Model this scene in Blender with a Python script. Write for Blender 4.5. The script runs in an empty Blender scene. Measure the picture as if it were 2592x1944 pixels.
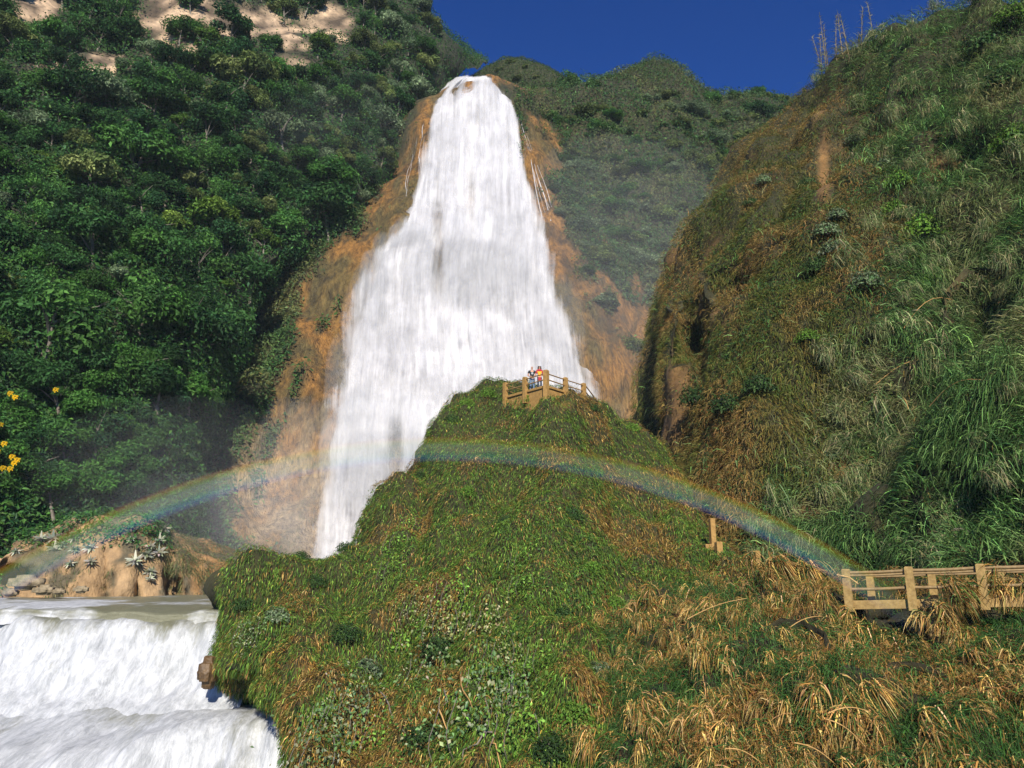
import bpy, math, random
import numpy as np
from mathutils import Vector
rng = np.random.default_rng(11); random.seed(5)
R = math.radians
# ------------------------------------------------------------------ camera, sky, sun, exposure
F, PITCH = 2000.0, R(14.36)            # focal length in photo pixels, upward pitch
SUN_EL, SUN_AZ = R(31.6), R(4.3)       # sun behind the camera, a little to the right
sc = bpy.context.scene
COL = sc.collection
cam = bpy.data.objects.new('camera', bpy.data.cameras.new('camera')); COL.objects.link(cam)
cam.data.sensor_width = 36; cam.data.lens = 36*F/2592
cam.data.clip_start = 0.1; cam.data.clip_end = 6000
cam.rotation_euler = (math.pi/2+PITCH, 0, 0); cam.location = (0, 0, 0)
sc.camera = cam
w = bpy.data.worlds.new('World'); sc.world = w; w.use_nodes = True
nt = w.node_tree; nt.nodes.clear()
sky = nt.nodes.new('ShaderNodeTexSky'); sky.sky_type = 'NISHITA'; sky.sun_disc = False
sky.sun_elevation = SUN_EL; sky.sun_rotation = math.pi-SUN_AZ
sky.altitude = 2500; sky.air_density = 1.0; sky.dust_density = 0.0; sky.ozone_density = 3.0
hs = nt.nodes.new('ShaderNodeHueSaturation'); hs.inputs['Saturation'].default_value = 1.3; hs.inputs['Value'].default_value = 0.75
bg = nt.nodes.new('ShaderNodeBackground'); bg.inputs['Strength'].default_value = 0.07
wo = nt.nodes.new('ShaderNodeOutputWorld')
tn = nt.nodes.new('ShaderNodeMix'); tn.data_type = 'RGBA'; tn.blend_type = 'MULTIPLY'; tn.inputs[0].default_value = 1; tn.inputs[7].default_value = (.24, .88, 1.6, 1)   # deep, dry mountain sky
nt.links.new(sky.outputs[0], hs.inputs['Color']); nt.links.new(hs.outputs[0], tn.inputs[6]); nt.links.new(tn.outputs[2], bg.inputs[0]); nt.links.new(bg.outputs[0], wo.inputs[0])
AXIS = np.array([-math.sin(SUN_AZ)*math.cos(SUN_EL), math.cos(SUN_AZ)*math.cos(SUN_EL), -math.sin(SUN_EL)])  # way the light travels
sl = bpy.data.lights.new('sun', 'SUN'); sl.energy = 5.0; sl.angle = R(0.5); sl.color = (1.0, 0.925, 0.80)
sun = bpy.data.objects.new('sun', sl); COL.objects.link(sun); sun.location = tuple(-AXIS*300)
sun.rotation_euler = Vector(AXIS).to_track_quat('-Z', 'Y').to_euler()
sc.view_settings.view_transform = 'Standard'; sc.view_settings.look = 'None'
sc.view_settings.exposure = 0.5; sc.view_settings.gamma = 1
sc.render.engine = 'CYCLES'
sc.cycles.max_bounces = 5; sc.cycles.diffuse_bounces = 2; sc.cycles.glossy_bounces = 1; sc.cycles.transmission_bounces = 2
sc.cycles.transparent_max_bounces = 24; sc.cycles.volume_bounces = 0
# ------------------------------------------------------------------ helpers
def at(px, py, Y):
    px, py, Y = np.broadcast_arrays(np.asarray(px, float), np.asarray(py, float), np.asarray(Y, float))
    xr = (px-1296)/F; yr = (972-py)/F
    dy = math.cos(PITCH)-yr*math.sin(PITCH); dz = math.sin(PITCH)+yr*math.cos(PITCH)
    return np.stack([xr/dy*Y, Y, dz/dy*Y], -1)
def proj(P):
    y, z = P[..., 1], P[..., 2]
    d = y*math.cos(PITCH)+z*math.sin(PITCH); u = -y*math.sin(PITCH)+z*math.cos(PITCH)
    d = np.maximum(d, 0.1)
    return 1296+F*P[..., 0]/d, 972-F*u/d
def _h(ix, iy, iz, s):
    n = (ix*374761393+iy*668265263+iz*2147483647+s*1442695041) & 0xFFFFFFFF
    n = ((n ^ (n >> 13))*1274126177) & 0xFFFFFFFF
    return ((n ^ (n >> 16)) & 0xFFFF)/65535.0
def vnoise(P, s=0):
    P = np.asarray(P, float); i = np.floor(P).astype(np.int64); f = P-i; f = f*f*(3-2*f)
    r = 0
    for a in (0, 1):
        for b in (0, 1):
            for c in (0, 1):
                wgt = (f[..., 0] if a else 1-f[..., 0])*(f[..., 1] if b else 1-f[..., 1])*(f[..., 2] if c else 1-f[..., 2])
                r = r+wgt*_h(i[..., 0]+a, i[..., 1]+b, i[..., 2]+c, s)
    return r
def fbm(P, scale, oct=3, s=0):
    r = 0; amp = .5; tot = 0; P = np.asarray(P, float)/scale
    for o in range(oct):
        r = r+amp*vnoise(P, s+o*17); tot += amp; amp *= .5; P = P*2.03+13.7
    return r/tot
def sstep(a, b, x):
    t = np.clip((x-a)/(b-a), 0, 1); return t*t*(3-2*t)
def unit(v): return v/np.maximum(np.linalg.norm(v, axis=-1, keepdims=True), 1e-9)
def mesh(name, V, Q, col=None, mat=None, smooth=False, uv=None, extra=None):
    V = np.ascontiguousarray(V, np.float32).reshape(-1, 3); Q = np.ascontiguousarray(Q, np.int32); k = Q.shape[1]
    me = bpy.data.meshes.new(name)
    me.vertices.add(len(V)); me.vertices.foreach_set('co', V.ravel())
    me.loops.add(Q.size); me.loops.foreach_set('vertex_index', Q.ravel())
    me.polygons.add(len(Q)); me.polygons.foreach_set('loop_start', np.arange(0, Q.size, k, dtype=np.int32))
    me.polygons.foreach_set('use_smooth', np.full(len(Q), bool(smooth)))
    if col is not None:
        c = np.ones((len(V), 4), np.float32); c[:, :3] = col
        me.attributes.new('col', 'FLOAT_COLOR', 'POINT').data.foreach_set('color', c.ravel())
    for kx, vx in (extra or {}).items():
        me.attributes.new(kx, 'FLOAT', 'POINT').data.foreach_set('value', np.ascontiguousarray(vx, np.float32).ravel())
    if uv is not None:
        l = me.uv_layers.new(name='UVMap'); l.data.foreach_set('uv', np.ascontiguousarray(uv, np.float32).reshape(-1, 2)[Q.ravel()].ravel())
    me.update(calc_edges=True)
    if mat: me.materials.append(mat)
    return me
def link(name, me, parent=None, loc=None):
    o = bpy.data.objects.new(name, me); COL.objects.link(o)
    if parent: o.parent = parent
    if loc is not None: o.location = tuple(float(a) for a in loc)
    return o
def tag(o, label=None, cat=None, group=None, kind=None):
    for k, v in (('label', label), ('category', cat), ('group', group), ('kind', kind)):
        if v: o[k] = v
    return o
def empty(name, label, cat, loc, group=None):
    o = link(name, None, None, loc); o.empty_display_size = .2
    return tag(o, label, cat, group)
def copy_thing(src, loc, rot=0, scale=1, label=None, tilt=(0, 0)):
    r = src.copy(); COL.objects.link(r); r.location = tuple(float(a) for a in loc)
    r.rotation_euler = (tilt[0], tilt[1], rot); r.scale = (scale,)*3 if np.isscalar(scale) else tuple(scale)
    if label: r['label'] = label
    for ch in list(src.children):
        c = ch.copy(); COL.objects.link(c); c.parent = r
        for g in list(ch.children):
            d = g.copy(); COL.objects.link(d); d.parent = c
    return r
def hexc(h):
    v = np.array([int(h[i:i+2], 16) for i in (0, 2, 4)])/255.
    return np.where(v <= .04045, v/12.92, ((v+.055)/1.055)**2.4)
# ------------------------------------------------------------------ materials
def newmat(name):
    m = bpy.data.materials.new(name); m.use_nodes = True; n = m.node_tree; n.nodes.clear()
    out = n.nodes.new('ShaderNodeOutputMaterial'); return m, n, out
def node(n, t, **kw):
    x = n.nodes.new(t)
    for k, v in kw.items():
        if k in x.inputs.keys() if isinstance(k, str) else False: x.inputs[k].default_value = v
        else: setattr(x, k, v)
    return x
def leafmat(name, trans=.25, rough=.55, spec=.10):
    m, n, out = newmat(name); L = n.links.new
    a = node(n, 'ShaderNodeAttribute', attribute_name='col')
    oi = node(n, 'ShaderNodeObjectInfo')
    hsv = node(n, 'ShaderNodeHueSaturation')
    mr = node(n, 'ShaderNodeMapRange'); mr.inputs['To Min'].default_value = .75; mr.inputs['To Max'].default_value = 1.3
    L(oi.outputs['Random'], mr.inputs['Value']); L(mr.outputs[0], hsv.inputs['Value'])
    L(a.outputs['Color'], hsv.inputs['Color'])
    p = node(n, 'ShaderNodeBsdfPrincipled'); p.inputs['Roughness'].default_value = rough; p.inputs['Specular IOR Level'].default_value = spec
    t = node(n, 'ShaderNodeBsdfTranslucent'); mx = node(n, 'ShaderNodeMixShader'); mx.inputs[0].default_value = trans
    L(hsv.outputs[0], p.inputs['Base Color']); L(hsv.outputs[0], t.inputs['Color'])
    L(p.outputs[0], mx.inputs[1]); L(t.outputs[0], mx.inputs[2]); L(mx.outputs[0], out.inputs[0])
    return m
M_LEAF = leafmat('leaf'); M_BLADE = leafmat('grass_blade', .22, .55, .10); M_PALE = leafmat('pale_leaf', .2, .45, .25); M_FLOWER = leafmat('petal', .3, .6, .2)
def solid(name, c1, c2, scale=3, rough=.85, bump=.4, stretch=(1, 1, 1), attr=False, dist=.05):
    m, n, out = newmat(name); L = n.links.new
    tc = node(n, 'ShaderNodeTexCoord'); mp = node(n, 'ShaderNodeMapping'); mp.inputs['Scale'].default_value = stretch
    L(tc.outputs['Object'], mp.inputs[0])
    nz = node(n, 'ShaderNodeTexNoise'); nz.inputs['Scale'].default_value = scale; nz.inputs['Detail'].default_value = 8; nz.inputs['Roughness'].default_value = .65
    L(mp.outputs[0], nz.inputs['Vector'])
    rp = node(n, 'ShaderNodeValToRGB'); rp.color_ramp.elements[0].position = .35; rp.color_ramp.elements[1].position = .65
    rp.color_ramp.elements[0].color = (*c1, 1); rp.color_ramp.elements[1].color = (*c2, 1)
    L(nz.outputs['Fac'], rp.inputs[0]); c = rp.outputs[0]
    if attr:
        a = node(n, 'ShaderNodeAttribute', attribute_name='col'); mx = node(n, 'ShaderNodeMix', data_type='RGBA', blend_type='MULTIPLY')
        mx.inputs[0].default_value = 1; L(c, mx.inputs[6]); L(a.outputs['Color'], mx.inputs[7]); c = mx.outputs[2]
    p = node(n, 'ShaderNodeBsdfPrincipled'); p.inputs['Roughness'].default_value = rough; L(c, p.inputs['Base Color'])
    if bump:
        n2 = node(n, 'ShaderNodeTexNoise'); n2.inputs['Scale'].default_value = scale*3; n2.inputs['Detail'].default_value = 6; L(mp.outputs[0], n2.inputs['Vector'])
        b = node(n, 'ShaderNodeBump'); b.inputs['Strength'].default_value = bump; b.inputs['Distance'].default_value = dist
        L(n2.outputs['Fac'], b.inputs['Height']); L(b.outputs[0], p.inputs['Normal'])
    L(p.outputs[0], out.inputs[0]); return m
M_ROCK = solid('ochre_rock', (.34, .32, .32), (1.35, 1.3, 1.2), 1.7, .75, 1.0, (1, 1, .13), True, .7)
M_SOIL = solid('soil', (.6, .6, .6), (1.3, 1.25, 1.2), .8, .95, .5, (1, 1, 1), True, .3)
M_BANK = solid('bank_rock', (.7, .68, .66), (1.25, 1.2, 1.15), 1.6, .85, .8, (1, 1, .6), True, .2)
M_CONC = solid('painted_concrete', (.24, .135, .035), (.40, .235, .07), 6, .85, .3, (1, 1, 1), False, .02)
M_CONC2 = solid('bare_concrete', (.22, .14, .045), (.40, .27, .095), 7, .85, .3, (1, 1, 1), False, .02)
M_RAIL = solid('rail_paint', (.22, .13, .045), (.3, .19, .08), 8, .7, .1)
M_RAIL2 = solid('rail_grey', (.2, .13, .05), (.32, .22, .1), 8, .7, .1)
M_BARK = solid('bark', (.10, .085, .065), (.24, .21, .17), 5, .9, .5, (1, 1, .3))
M_CANE = solid('dry_cane', (.36, .2, .06), (.55, .34, .12), 8, .7, .2)
M_WET = solid('wet_rock', (.07, .042, .018), (.16, .092, .035), 3, .5, .7, (1, 1, 1), False, .08)
M_STONE = solid('boulder', (.14, .11, .065), (.30, .24, .15), 2.5, .85, .7, (1, 1, 1), False, .08)
def plain(name, c, rough=.8):
    m, n, out = newmat(name); p = node(n, 'ShaderNodeBsdfPrincipled'); p.inputs['Roughness'].default_value = rough
    nz = node(n, 'ShaderNodeTexNoise'); nz.inputs['Scale'].default_value = 14
    hsv = node(n, 'ShaderNodeHueSaturation'); hsv.inputs['Color'].default_value = (*c, 1)
    mr = node(n, 'ShaderNodeMapRange'); mr.inputs['To Min'].default_value = .8; mr.inputs['To Max'].default_value = 1.2
    n.links.new(nz.outputs['Fac'], mr.inputs['Value']); n.links.new(mr.outputs[0], hsv.inputs['Value'])
    n.links.new(hsv.outputs[0], p.inputs['Base Color']); n.links.new(p.outputs[0], out.inputs[0]); return m
# ------------------------------------------------------------------ terrain sheets
def cr1(A, n):
    """Catmull-Rom along axis 0, n samples per span."""
    A = np.asarray(A, float); m = len(A); E = np.concatenate([[2*A[0]-A[1]], A, [2*A[-1]-A[-2]]])
    out = []
    for i in range(m-1):
        p0, p1, p2, p3 = E[i], E[i+1], E[i+2], E[i+3]
        for k in range(n):
            t = k/n
            out.append(.5*(2*p1+(p2-p0)*t+(2*p0-5*p1+4*p2-p3)*t*t+(3*p1-p0-3*p2+p3)*t**3))
    out.append(A[-1]); return np.array(out)
class Sheet:
    def __init__(s, rows, n, noise=(), dents=(), seed=0):
        A = np.array(rows, float)                                   # R x C x (px,py,Y)
        A = cr1(A, n); A = np.swapaxes(cr1(np.swapaxes(A, 0, 1), n), 0, 1)
        s.base = A.copy()
        for (cx, cy, rx, ry, d) in dents:
            A[..., 2] += d*np.exp(-(((A[..., 0]-cx)/rx)**2+((A[..., 1]-cy)/ry)**2)**1.5)
        P = at(A[..., 0], A[..., 1], A[..., 2]); s.P = P; s.normals()
        for i, (amp, scale, str_z, oc) in enumerate(noise):
            q = P*np.array([1, 1, str_z]); P = P+s.N*((fbm(q, scale, oc, seed+i*31)-.5)*2*amp)[..., None]
        s.P = P; s.normals(); s.px, s.py = proj(P)
        a = np.cross(P[1:, :-1]-P[:-1, :-1], P[:-1, 1:]-P[:-1, :-1]); ar = np.linalg.norm(a, axis=-1)
        cen = (P[1:, 1:]+P[:-1, :-1])/2; s.w = ar/(np.linalg.norm(cen, axis=-1)**2); s.cen = cen
        s.cpx, s.cpy = proj(cen)
        off = np.maximum(np.maximum(-s.cpx, s.cpx-2592), np.maximum(-s.cpy, s.cpy-1944)); s.w = s.w*np.where(off > 500, .06, np.where(off > 120, .3, 1))
        s.cN = unit(s.N[1:, 1:]+s.N[:-1, :-1])
        face = np.sum(s.cN*unit(-cen), -1); s.w = s.w*np.where(face < -.15, .12, 1)
    def normals(s):
        du = np.gradient(s.P, axis=1); dv = np.gradient(s.P, axis=0); N = unit(np.cross(du, dv))
        fl = np.sign(np.sum(N*(-s.P+np.array([0, 0, 25.])), -1).mean()); s.N = N*fl
    def quads(s):
        r, c = s.P.shape[:2]; i = (np.arange(r-1)[:, None]*c+np.arange(c-1)).ravel()
        return np.stack([i, i+1, i+c+1, i+c], -1)
    def sample(s, n, mask=None):
        wt = s.w.copy()
        if mask is not None: wt = wt*mask(s.cpx, s.cpy, s.cen)
        wt = wt.ravel()/wt.sum(); k = rng.choice(len(wt), n, p=wt); r, c = np.divmod(k, s.w.shape[1])
        a, b = rng.random((n, 1)), rng.random((n, 1))
        f = lambda X: (X[r, c]*(1-a)+X[r+1, c]*a)*(1-b)+(X[r, c+1]*(1-a)+X[r+1, c+1]*a)*b
        return f(s.P), unit(f(s.N))
    def find(s, px, py):
        d = (s.px-px)**2+(s.py-py)**2+np.where(np.sum(s.N*unit(-s.P), -1) < -.3, 4000, 0)
        i = np.unravel_index(np.argmin(d+s.P[..., 1]*2), d.shape); return s.P[i], s.N[i]
    def yat(s, px, py):
        px = np.asarray(px, float).ravel(); py = np.asarray(py, float).ravel()
        bx, by, bY = s.base[..., 0].ravel(), s.base[..., 1].ravel(), s.base[..., 2].ravel(); o = np.empty(len(px))
        for i in range(len(px)):
            d = (bx-px[i])**2+(by-py[i])**2; k = np.argpartition(d, 6)[:6]; wk = 1/(d[k]+20); o[i] = (bY[k]*wk).sum()/wk.sum()
        return o
    def build(s, name, mat, colf, smooth=True):
        o = link(name, mesh(name, s.P, s.quads(), colf(s.px, s.py, s.P).reshape(-1, 3), mat, smooth)); tag(o, kind='structure'); return o
# forested mountainside on the left
ROW_A = [
 [(-1200,1540,49),(-500,1530,56),(0,1500,68),(200,1480,72),(330,1450,78),(400,1420,88),(420,1400,108)],
 [(-1200,1350,52),(-500,1340,58),(0,1330,70),(200,1310,73),(340,1280,77),(430,1250,86),(470,1230,108)],
 [(-1200,1050,54),(-500,1050,62),(0,1050,72),(250,1050,77),(430,1040,84),(530,1020,94),(570,1000,116)],
 [(-1200,750,58),(-500,750,68),(0,760,78),(280,760,86),(490,760,95),(640,750,107),(640,740,126)],
 [(-1200,450,68),(-500,450,80),(0,470,91),(300,480,101),(600,510,112),(850,550,124),(880,550,140)],
 [(-1200,150,82),(-500,150,95),(0,200,106),(350,230,118),(690,300,129),(970,370,142),(1040,350,158)],
 [(-1200,-150,98),(-500,-150,112),(0,-50,124),(400,0,136),(760,80,146),(1020,190,158),(1135,215,174)],
 [(-1200,-500,118),(-500,-500,135),(0,-350,145),(400,-250,158),(800,-110,168),(1060,40,172),(1215,150,188)],
 [(-1200,-700,190),(-500,-700,205),(0,-500,205),(400,-380,210),(800,-180,210),(1070,90,220),(1225,185,235)]]
A = Sheet(ROW_A, 14, [(4, 24, 1, 2), (1.8, 8, 1, 2), (.6, 2.5, 1, 2)], seed=3)
# travertine wall behind the fall and the hill to its right
LB = [
 [(150,1530,78),(420,1520,80),(700,1500,86),(1000,1500,92),(1300,1500,95),(1600,1500,100)],
 [(250,1300,110),(440,1290,91),(760,1280,95),(1000,1280,98),(1300,1280,102),(1600,1250,108)],
 [(300,1040,124),(560,1040,101),(830,1040,104),(1050,1040,106),(1400,1040,110),(1620,1040,116)],
 [(450,800,138),(680,800,113),(900,800,115),(1100,800,116),(1400,800,120),(1620,800,127)],
 [(650,600,150),(810,600,127),(960,590,126),(1130,590,126),(1360,600,130),(1560,620,137)],
 [(850,420,164),(960,430,142),(1050,420,138),(1180,420,138),(1345,430,140),(1480,440,147)],
 [(980,280,176),(1045,280,154),(1090,290,148),(1200,290,147),(1315,300,149),(1400,300,156)],
 [(1080,230,190),(1110,238,170),(1140,230,158),(1210,218,155),(1275,222,157),(1380,225,162)]]
SKX, SKY_ = [1560, 1690, 1780, 1950, 2300], [205, 165, 235, 260, 240]
ROW_B = []
for i, r in enumerate(LB):
    c5 = r[-1]
    for k, fr in enumerate((.2, .4, .55, .75, 1.)):
        if i < 7: r = r+[(c5[0]+(2300-c5[0])*fr, c5[1]-(0 if i < 6 else 20*(k < 3)), c5[2]+(4, 9, 14, 20, 30)[k])]
        else: r = r+[(SKX[k], SKY_[k], 166+(4, 8, 13, 20, 30)[k])]
    ROW_B.append(r)
ROW_B.append([(1150,232,215),(1160,227,200),(1180,222,185),(1215,218,180),(1262,221,182)]+[(x, y+40, 215) for x, y in ((1400, 230), (1560, 205), (1690, 165), (1780, 235), (1950, 260), (2300, 240))])
B = Sheet(ROW_B, 18, [(2.4, 14, .35, 2), (1.7, 5, .14, 2), (.7, 1.8, .16, 3)], seed=50)
# round hilltop behind the lip
ROW_C = [[(1130,330,192),(1210,330,184),(1290,330,178),(1390,330,176),(1500,330,180)],
 [(1150,240,196),(1215,235,188),(1290,230,182),(1390,240,180),(1520,260,184)],
 [(1200,195,200),(1238,168,192),(1295,152,188),(1370,172,186),(1480,225,190)],
 [(1215,230,225),(1245,200,222),(1300,190,220),(1370,200,220),(1480,260,222)]]
C = Sheet(ROW_C, 10, [(1.2, 7, 1, 3)], seed=70)
# steep bluff on the right
ROW_D = [
 [(1600,1400,82),(1660,1400,66),(1800,1440,51),(2050,1500,41),(2350,1510,36),(2700,1500,32),(3300,1500,27)],
 [(1630,1150,84),(1672,1150,67),(1780,1190,55),(2050,1250,45),(2350,1300,38),(2700,1300,34),(3300,1300,29)],
 [(1650,950,86),(1672,950,68),(1780,960,58),(2050,1000,49),(2350,1050,42),(2700,1050,36),(3300,1050,30)],
 [(1680,760,90),(1692,770,71),(1800,780,62),(2050,790,54),(2350,800,47),(2700,800,40),(3300,800,33)],
 [(1755,590,94),(1765,600,76),(1860,590,67),(2060,590,60),(2350,580,52),(2700,560,45),(3300,540,38)],
 [(1930,390,100),(1930,400,82),(1985,405,74),(2120,400,67),(2380,370,59),(2700,330,51),(3300,300,44)],
 [(2075,262,106),(2070,258,88),(2100,245,82),(2200,195,74),(2400,140,66),(2700,80,58),(3300,50,50)],
 [(2085,235,115),(2078,228,96),(2112,200,90),(2215,130,82),(2400,60,74),(2700,0,66),(3300,-50,58)],
 [(2100,320,140),(2100,320,130),(2200,280,125),(2300,220,120),(2450,170,115),(2700,130,110),(3300,60,100)]]
D = Sheet(ROW_D, 18, [(2.8, 11, .45, 2), (2.6, 4.8, .22, 2), (.9, 1.6, .3, 2)],
          [(1758,880,45,75,8), (1738,765,22,60,3.5), (1850,720,22,40,2.5), (2000,560,25,90,3), (2210,1040,25,60,1.6), (2350,930,40,40,1.2), (2500,800,40,60,3), (2475,1325,95,72,8), (2290,1350,40,50,3), (2560,1350,50,60,6), (1860,1110,35,60,3)], seed=90)
# green knoll with the lookout
LEFT = [(0,780,2060,31),(.25,745,1850,33),(.4,700,1765,35),(.5,648,1722,36.5),(.6,560,1690,37.5),(.75,548,1600,38.5),(.9,552,1530,39.5),(1,570,1478,41)]
SKL = [(665,1440,42),(760,1404,43),(900,1372,44),(965,1300,46),(1022,1232,47.5),(1066,1213,49),(1102,1112,51),(1152,1040,53),(1232,990,54.5),(1300,980,54),
       (1390,989,52),(1480,1010,53.5),(1560,1064,56),(1635,1105,57),(1700,1180,53),(1765,1305,46),(1850,1420,40),(1980,1475,36)]
BPX = [830,890,950,1010,1070,1120,1170,1220,1275,1330,1390,1450,1520,1590,1670,1760,1880,2020]; BY = [30,29.5,29,28.6,28.2,27.8,27.4,27,26.6,26.3,26,25.6,25.2,24.8,24.3,23.7,22.8,22]
def lerp(a, b, t): return a+(b-a)*t
ROW_E = []
for (t, lx, ly, lY) in LEFT:
    row = [(lx+90, ly, lY+16), (lx+8, ly, lY+4), (lx, ly, lY)]
    for j, (sx, sy, sY) in enumerate(SKL):
        tt = t if j > 3 else t
        row.append((lerp(BPX[j], sx, t**.9), lerp(2060, sy, t), lerp(BY[j], sY, t**1.7)))
    ROW_E.append(row)
last = ROW_E[-1]
ROW_E.append([(x, y+25, Y+5) for x, y, Y in last]); ROW_E.append([(x, y+260, Y+12) for x, y, Y in last])
E = Sheet(ROW_E, 9, [(1.2, 5.5, .8, 2), (1.25, 2.6, .45, 2), (.55, 1.0, .4, 2)], [(668,1702,34,20,4), (620,1712,50,14,2.5), (1030,1620,40,40,1.5), (1150,1700,60,50,1.2), (1110,1830,60,50,1.5), (1290,1780,50,60,1.0)], seed=130)
# reed bank at the lower right
ROW_F = []
PXF = [1480,1600,1750,1900,2050,2200,2400,2650,3500]
for py, Ys in ((2120,[27,22.5,20.5,20,19.6,19.2,18.8,18.4,18]),(1944,[30,24.3,22,21.2,20.8,20.4,20,19.6,19]),(1800,[34,27,24,23,22.6,22.2,21.8,21.2,20.5]),
               (1680,[38,30.5,27,25.6,25,24.6,24,23.2,22.5]),(1590,[42,34,30,28.6,28,27.6,27,26,25]),(1530,[46,38,34,32,31.4,31.4,31,29.5,28]),(1500,[54,46,41,38,37,36.5,35.5,34,32])):
    ROW_F.append([(x-(120 if j == 0 else 0), py+(30 if 5 <= j <= 6 and 1500 < py < 1700 else 0), Y) for j, (x, Y) in enumerate(zip(PXF, Ys))])
Fs = Sheet(ROW_F, 14, [(1.1, 4.0, 1, 2), (.75, 1.6, .7, 2), (.25, .6, .7, 2)], [(2000,1660,30,45,3), (2270,1580,95,38,5), (2040,1890,60,45,2.5), (1850,1790,60,35,2), (1730,1760,40,35,1.5), (2330,1760,60,35,1.5), (2540,1850,40,60,2)], seed=170)
# rocky bank behind the upper pool
PXG = [-700,-300,-50,60,200,350,480,600,720]
ROW_G = [[(x, 1535, Y) for x, Y in zip(PXG, [50,54,58,60,62,63,66,70,78])],
         [(x, 1470, Y) for x, Y in zip(PXG, [51,55,59,61,62.6,63.5,67,71,80])],
         [(x, y, Y) for x, y, Y in zip(PXG, [1440,1440,1445,1400,1370,1360,1385,1420,1450], [53,57,61,63,64.5,65.5,69,73,82])],
         [(x, y, Y) for x, y, Y in zip(PXG, [1420,1420,1430,1380,1335,1318,1360,1405,1440], [58,62,66,68,69,70,75,80,90])],
         [(x, 1480, 100) for x in PXG]]
G = Sheet(ROW_G, 16, [(1.2, 4, .8, 3), (.6, 1.3, .7, 4)], [(270,1470,14,60,3), (345,1490,10,40,2), (427,1480,10,50,2.5), (450,1490,8,30,2), (20,1470,60,40,4)], seed=190)

def mixc(a, b, t): return np.asarray(a)*(1-t[..., None])+np.asarray(b)*t[..., None]
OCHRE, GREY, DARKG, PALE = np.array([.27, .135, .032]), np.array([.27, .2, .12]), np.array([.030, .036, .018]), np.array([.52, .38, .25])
def rockZ(px, py):
    def blob(cx, cy, rx, ry): return np.exp(-(((px-cx)/rx)**2+((py-cy)/ry)**2)**2)
    return np.maximum.reduce([blob(735,105,85,80), blob(450,40,130,65), blob(600,60,140,50), blob(90,20,70,45), blob(210,165,120,26), blob(840,70,50,60)])
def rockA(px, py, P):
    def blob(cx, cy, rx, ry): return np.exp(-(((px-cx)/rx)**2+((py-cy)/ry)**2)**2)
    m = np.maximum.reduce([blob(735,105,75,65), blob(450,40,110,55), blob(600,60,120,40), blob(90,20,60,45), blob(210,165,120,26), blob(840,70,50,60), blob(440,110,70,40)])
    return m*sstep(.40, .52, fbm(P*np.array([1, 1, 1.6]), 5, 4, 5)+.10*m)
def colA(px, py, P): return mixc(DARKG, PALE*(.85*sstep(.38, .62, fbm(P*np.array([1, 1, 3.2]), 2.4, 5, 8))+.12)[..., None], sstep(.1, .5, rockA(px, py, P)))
def greenB(px, py, P):
    """how overgrown the wall is: bare ochre round the fall, green to the right"""
    xr = np.interp(py, [190, 260, 450, 620, 800, 1000, 1300], [1312, 1322, 1375, 1445, 1580, 1680, 1800])
    xl = np.interp(py, [200, 300, 450, 600, 700, 800, 1000, 1200, 1400], [1085, 1052, 995, 915, 845, 775, 665, 590, 640])
    n = fbm(P*np.array([1, 1, .35]), 6, 4, 21)-.5; n2 = fbm(P*np.array([1, 1, .2]), 2.2, 3, 23)-.5
    g = np.maximum(sstep(-40, 60, px-xr+n*330+n2*120), sstep(-20, 50, xl-px+n*150+n2*70))
    g = np.maximum(g, .85*sstep(.06, .2, n2+.25*n)*sstep(40, 0, np.abs(px-xl-55)))
    return g
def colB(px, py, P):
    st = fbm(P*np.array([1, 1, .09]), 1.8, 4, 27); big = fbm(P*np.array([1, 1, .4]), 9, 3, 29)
    c = mixc(OCHRE*1.1, OCHRE*np.array([.38, .42, .6]), sstep(.45, .66, st)); c = mixc(c, np.array([.12, .10, .035]), .8*sstep(.40, .60, big*.6+st*.4)); c = mixc(c, np.array([.05, .042, .022]), .8*sstep(.66, .74, fbm(P*np.array([1, 1, .05]), 1.1, 3, 31)))  # narrow darkest streaks paint the shade of rock cracks into the colour
    c = mixc(c, np.array([.34, .25, .15]), sstep(1000, 1200, py)*sstep(.3, .6, st))
    ex = np.exp(-((px-np.interp(py, [400, 800], [1430, 1640]))/70.)**2)*sstep(430, 520, py)*sstep(.5, .62, big)
    c = mixc(c, np.array([.52, .30, .12]), ex)
    return mixc(c, np.array([.03, .042, .016]), greenB(px, py, P)*.9)
def bareD(px, py, P):
    n = fbm(P*np.array([1, 1, .5]), 4, 4, 41); n2 = fbm(P*np.array([1, 1, .3]), 1.5, 3, 43)
    def blob(cx, cy, rx, ry): return np.exp(-(((px-cx)/rx)**2+((py-cy)/ry)**2))
    core = np.maximum.reduce([.22*blob(1760,800,150,330), .75*blob(2085,430,16,90), .9*blob(2140,1195,60,50), .9*blob(2030,1290,40,30), .8*blob(2410,410,26,22), .45*blob(1700,650,60,70), 1.1*blob(1770,1310,34,60), .4*blob(2110,240,50,40), blob(1690,1090,40,40)*.4])
    return sstep(.48, .62, n*.5+n2*.3+core*.42)
def colD(px, py, P): return mixc(np.array([.034, .034, .010]), np.array([.17, .095, .03])*(.5+.8*fbm(P, 1.2, 3, 45))[..., None], bareD(px, py, P))
def bareE(px, py, P):
    def blob(cx, cy, rx, ry): return np.exp(-(((px-cx)/rx)**2+((py-cy)/ry)**2))
    n = fbm(P*np.array([1, 1, .5]), 2.2, 4, 51)
    core = np.maximum.reduce([.42*blob(755,1690,60,70), .45*blob(745,1810,50,70), .7*blob(1010,1245,45,25), .62*blob(1400,1030,90,22), .75*blob(1755,1290,26,60), .6*blob(1810,1385,40,30), .5*blob(600,1640,60,30), .5*blob(1240,1500,50,60)])
    return sstep(.5, .62, n*.55+core*.5)
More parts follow.
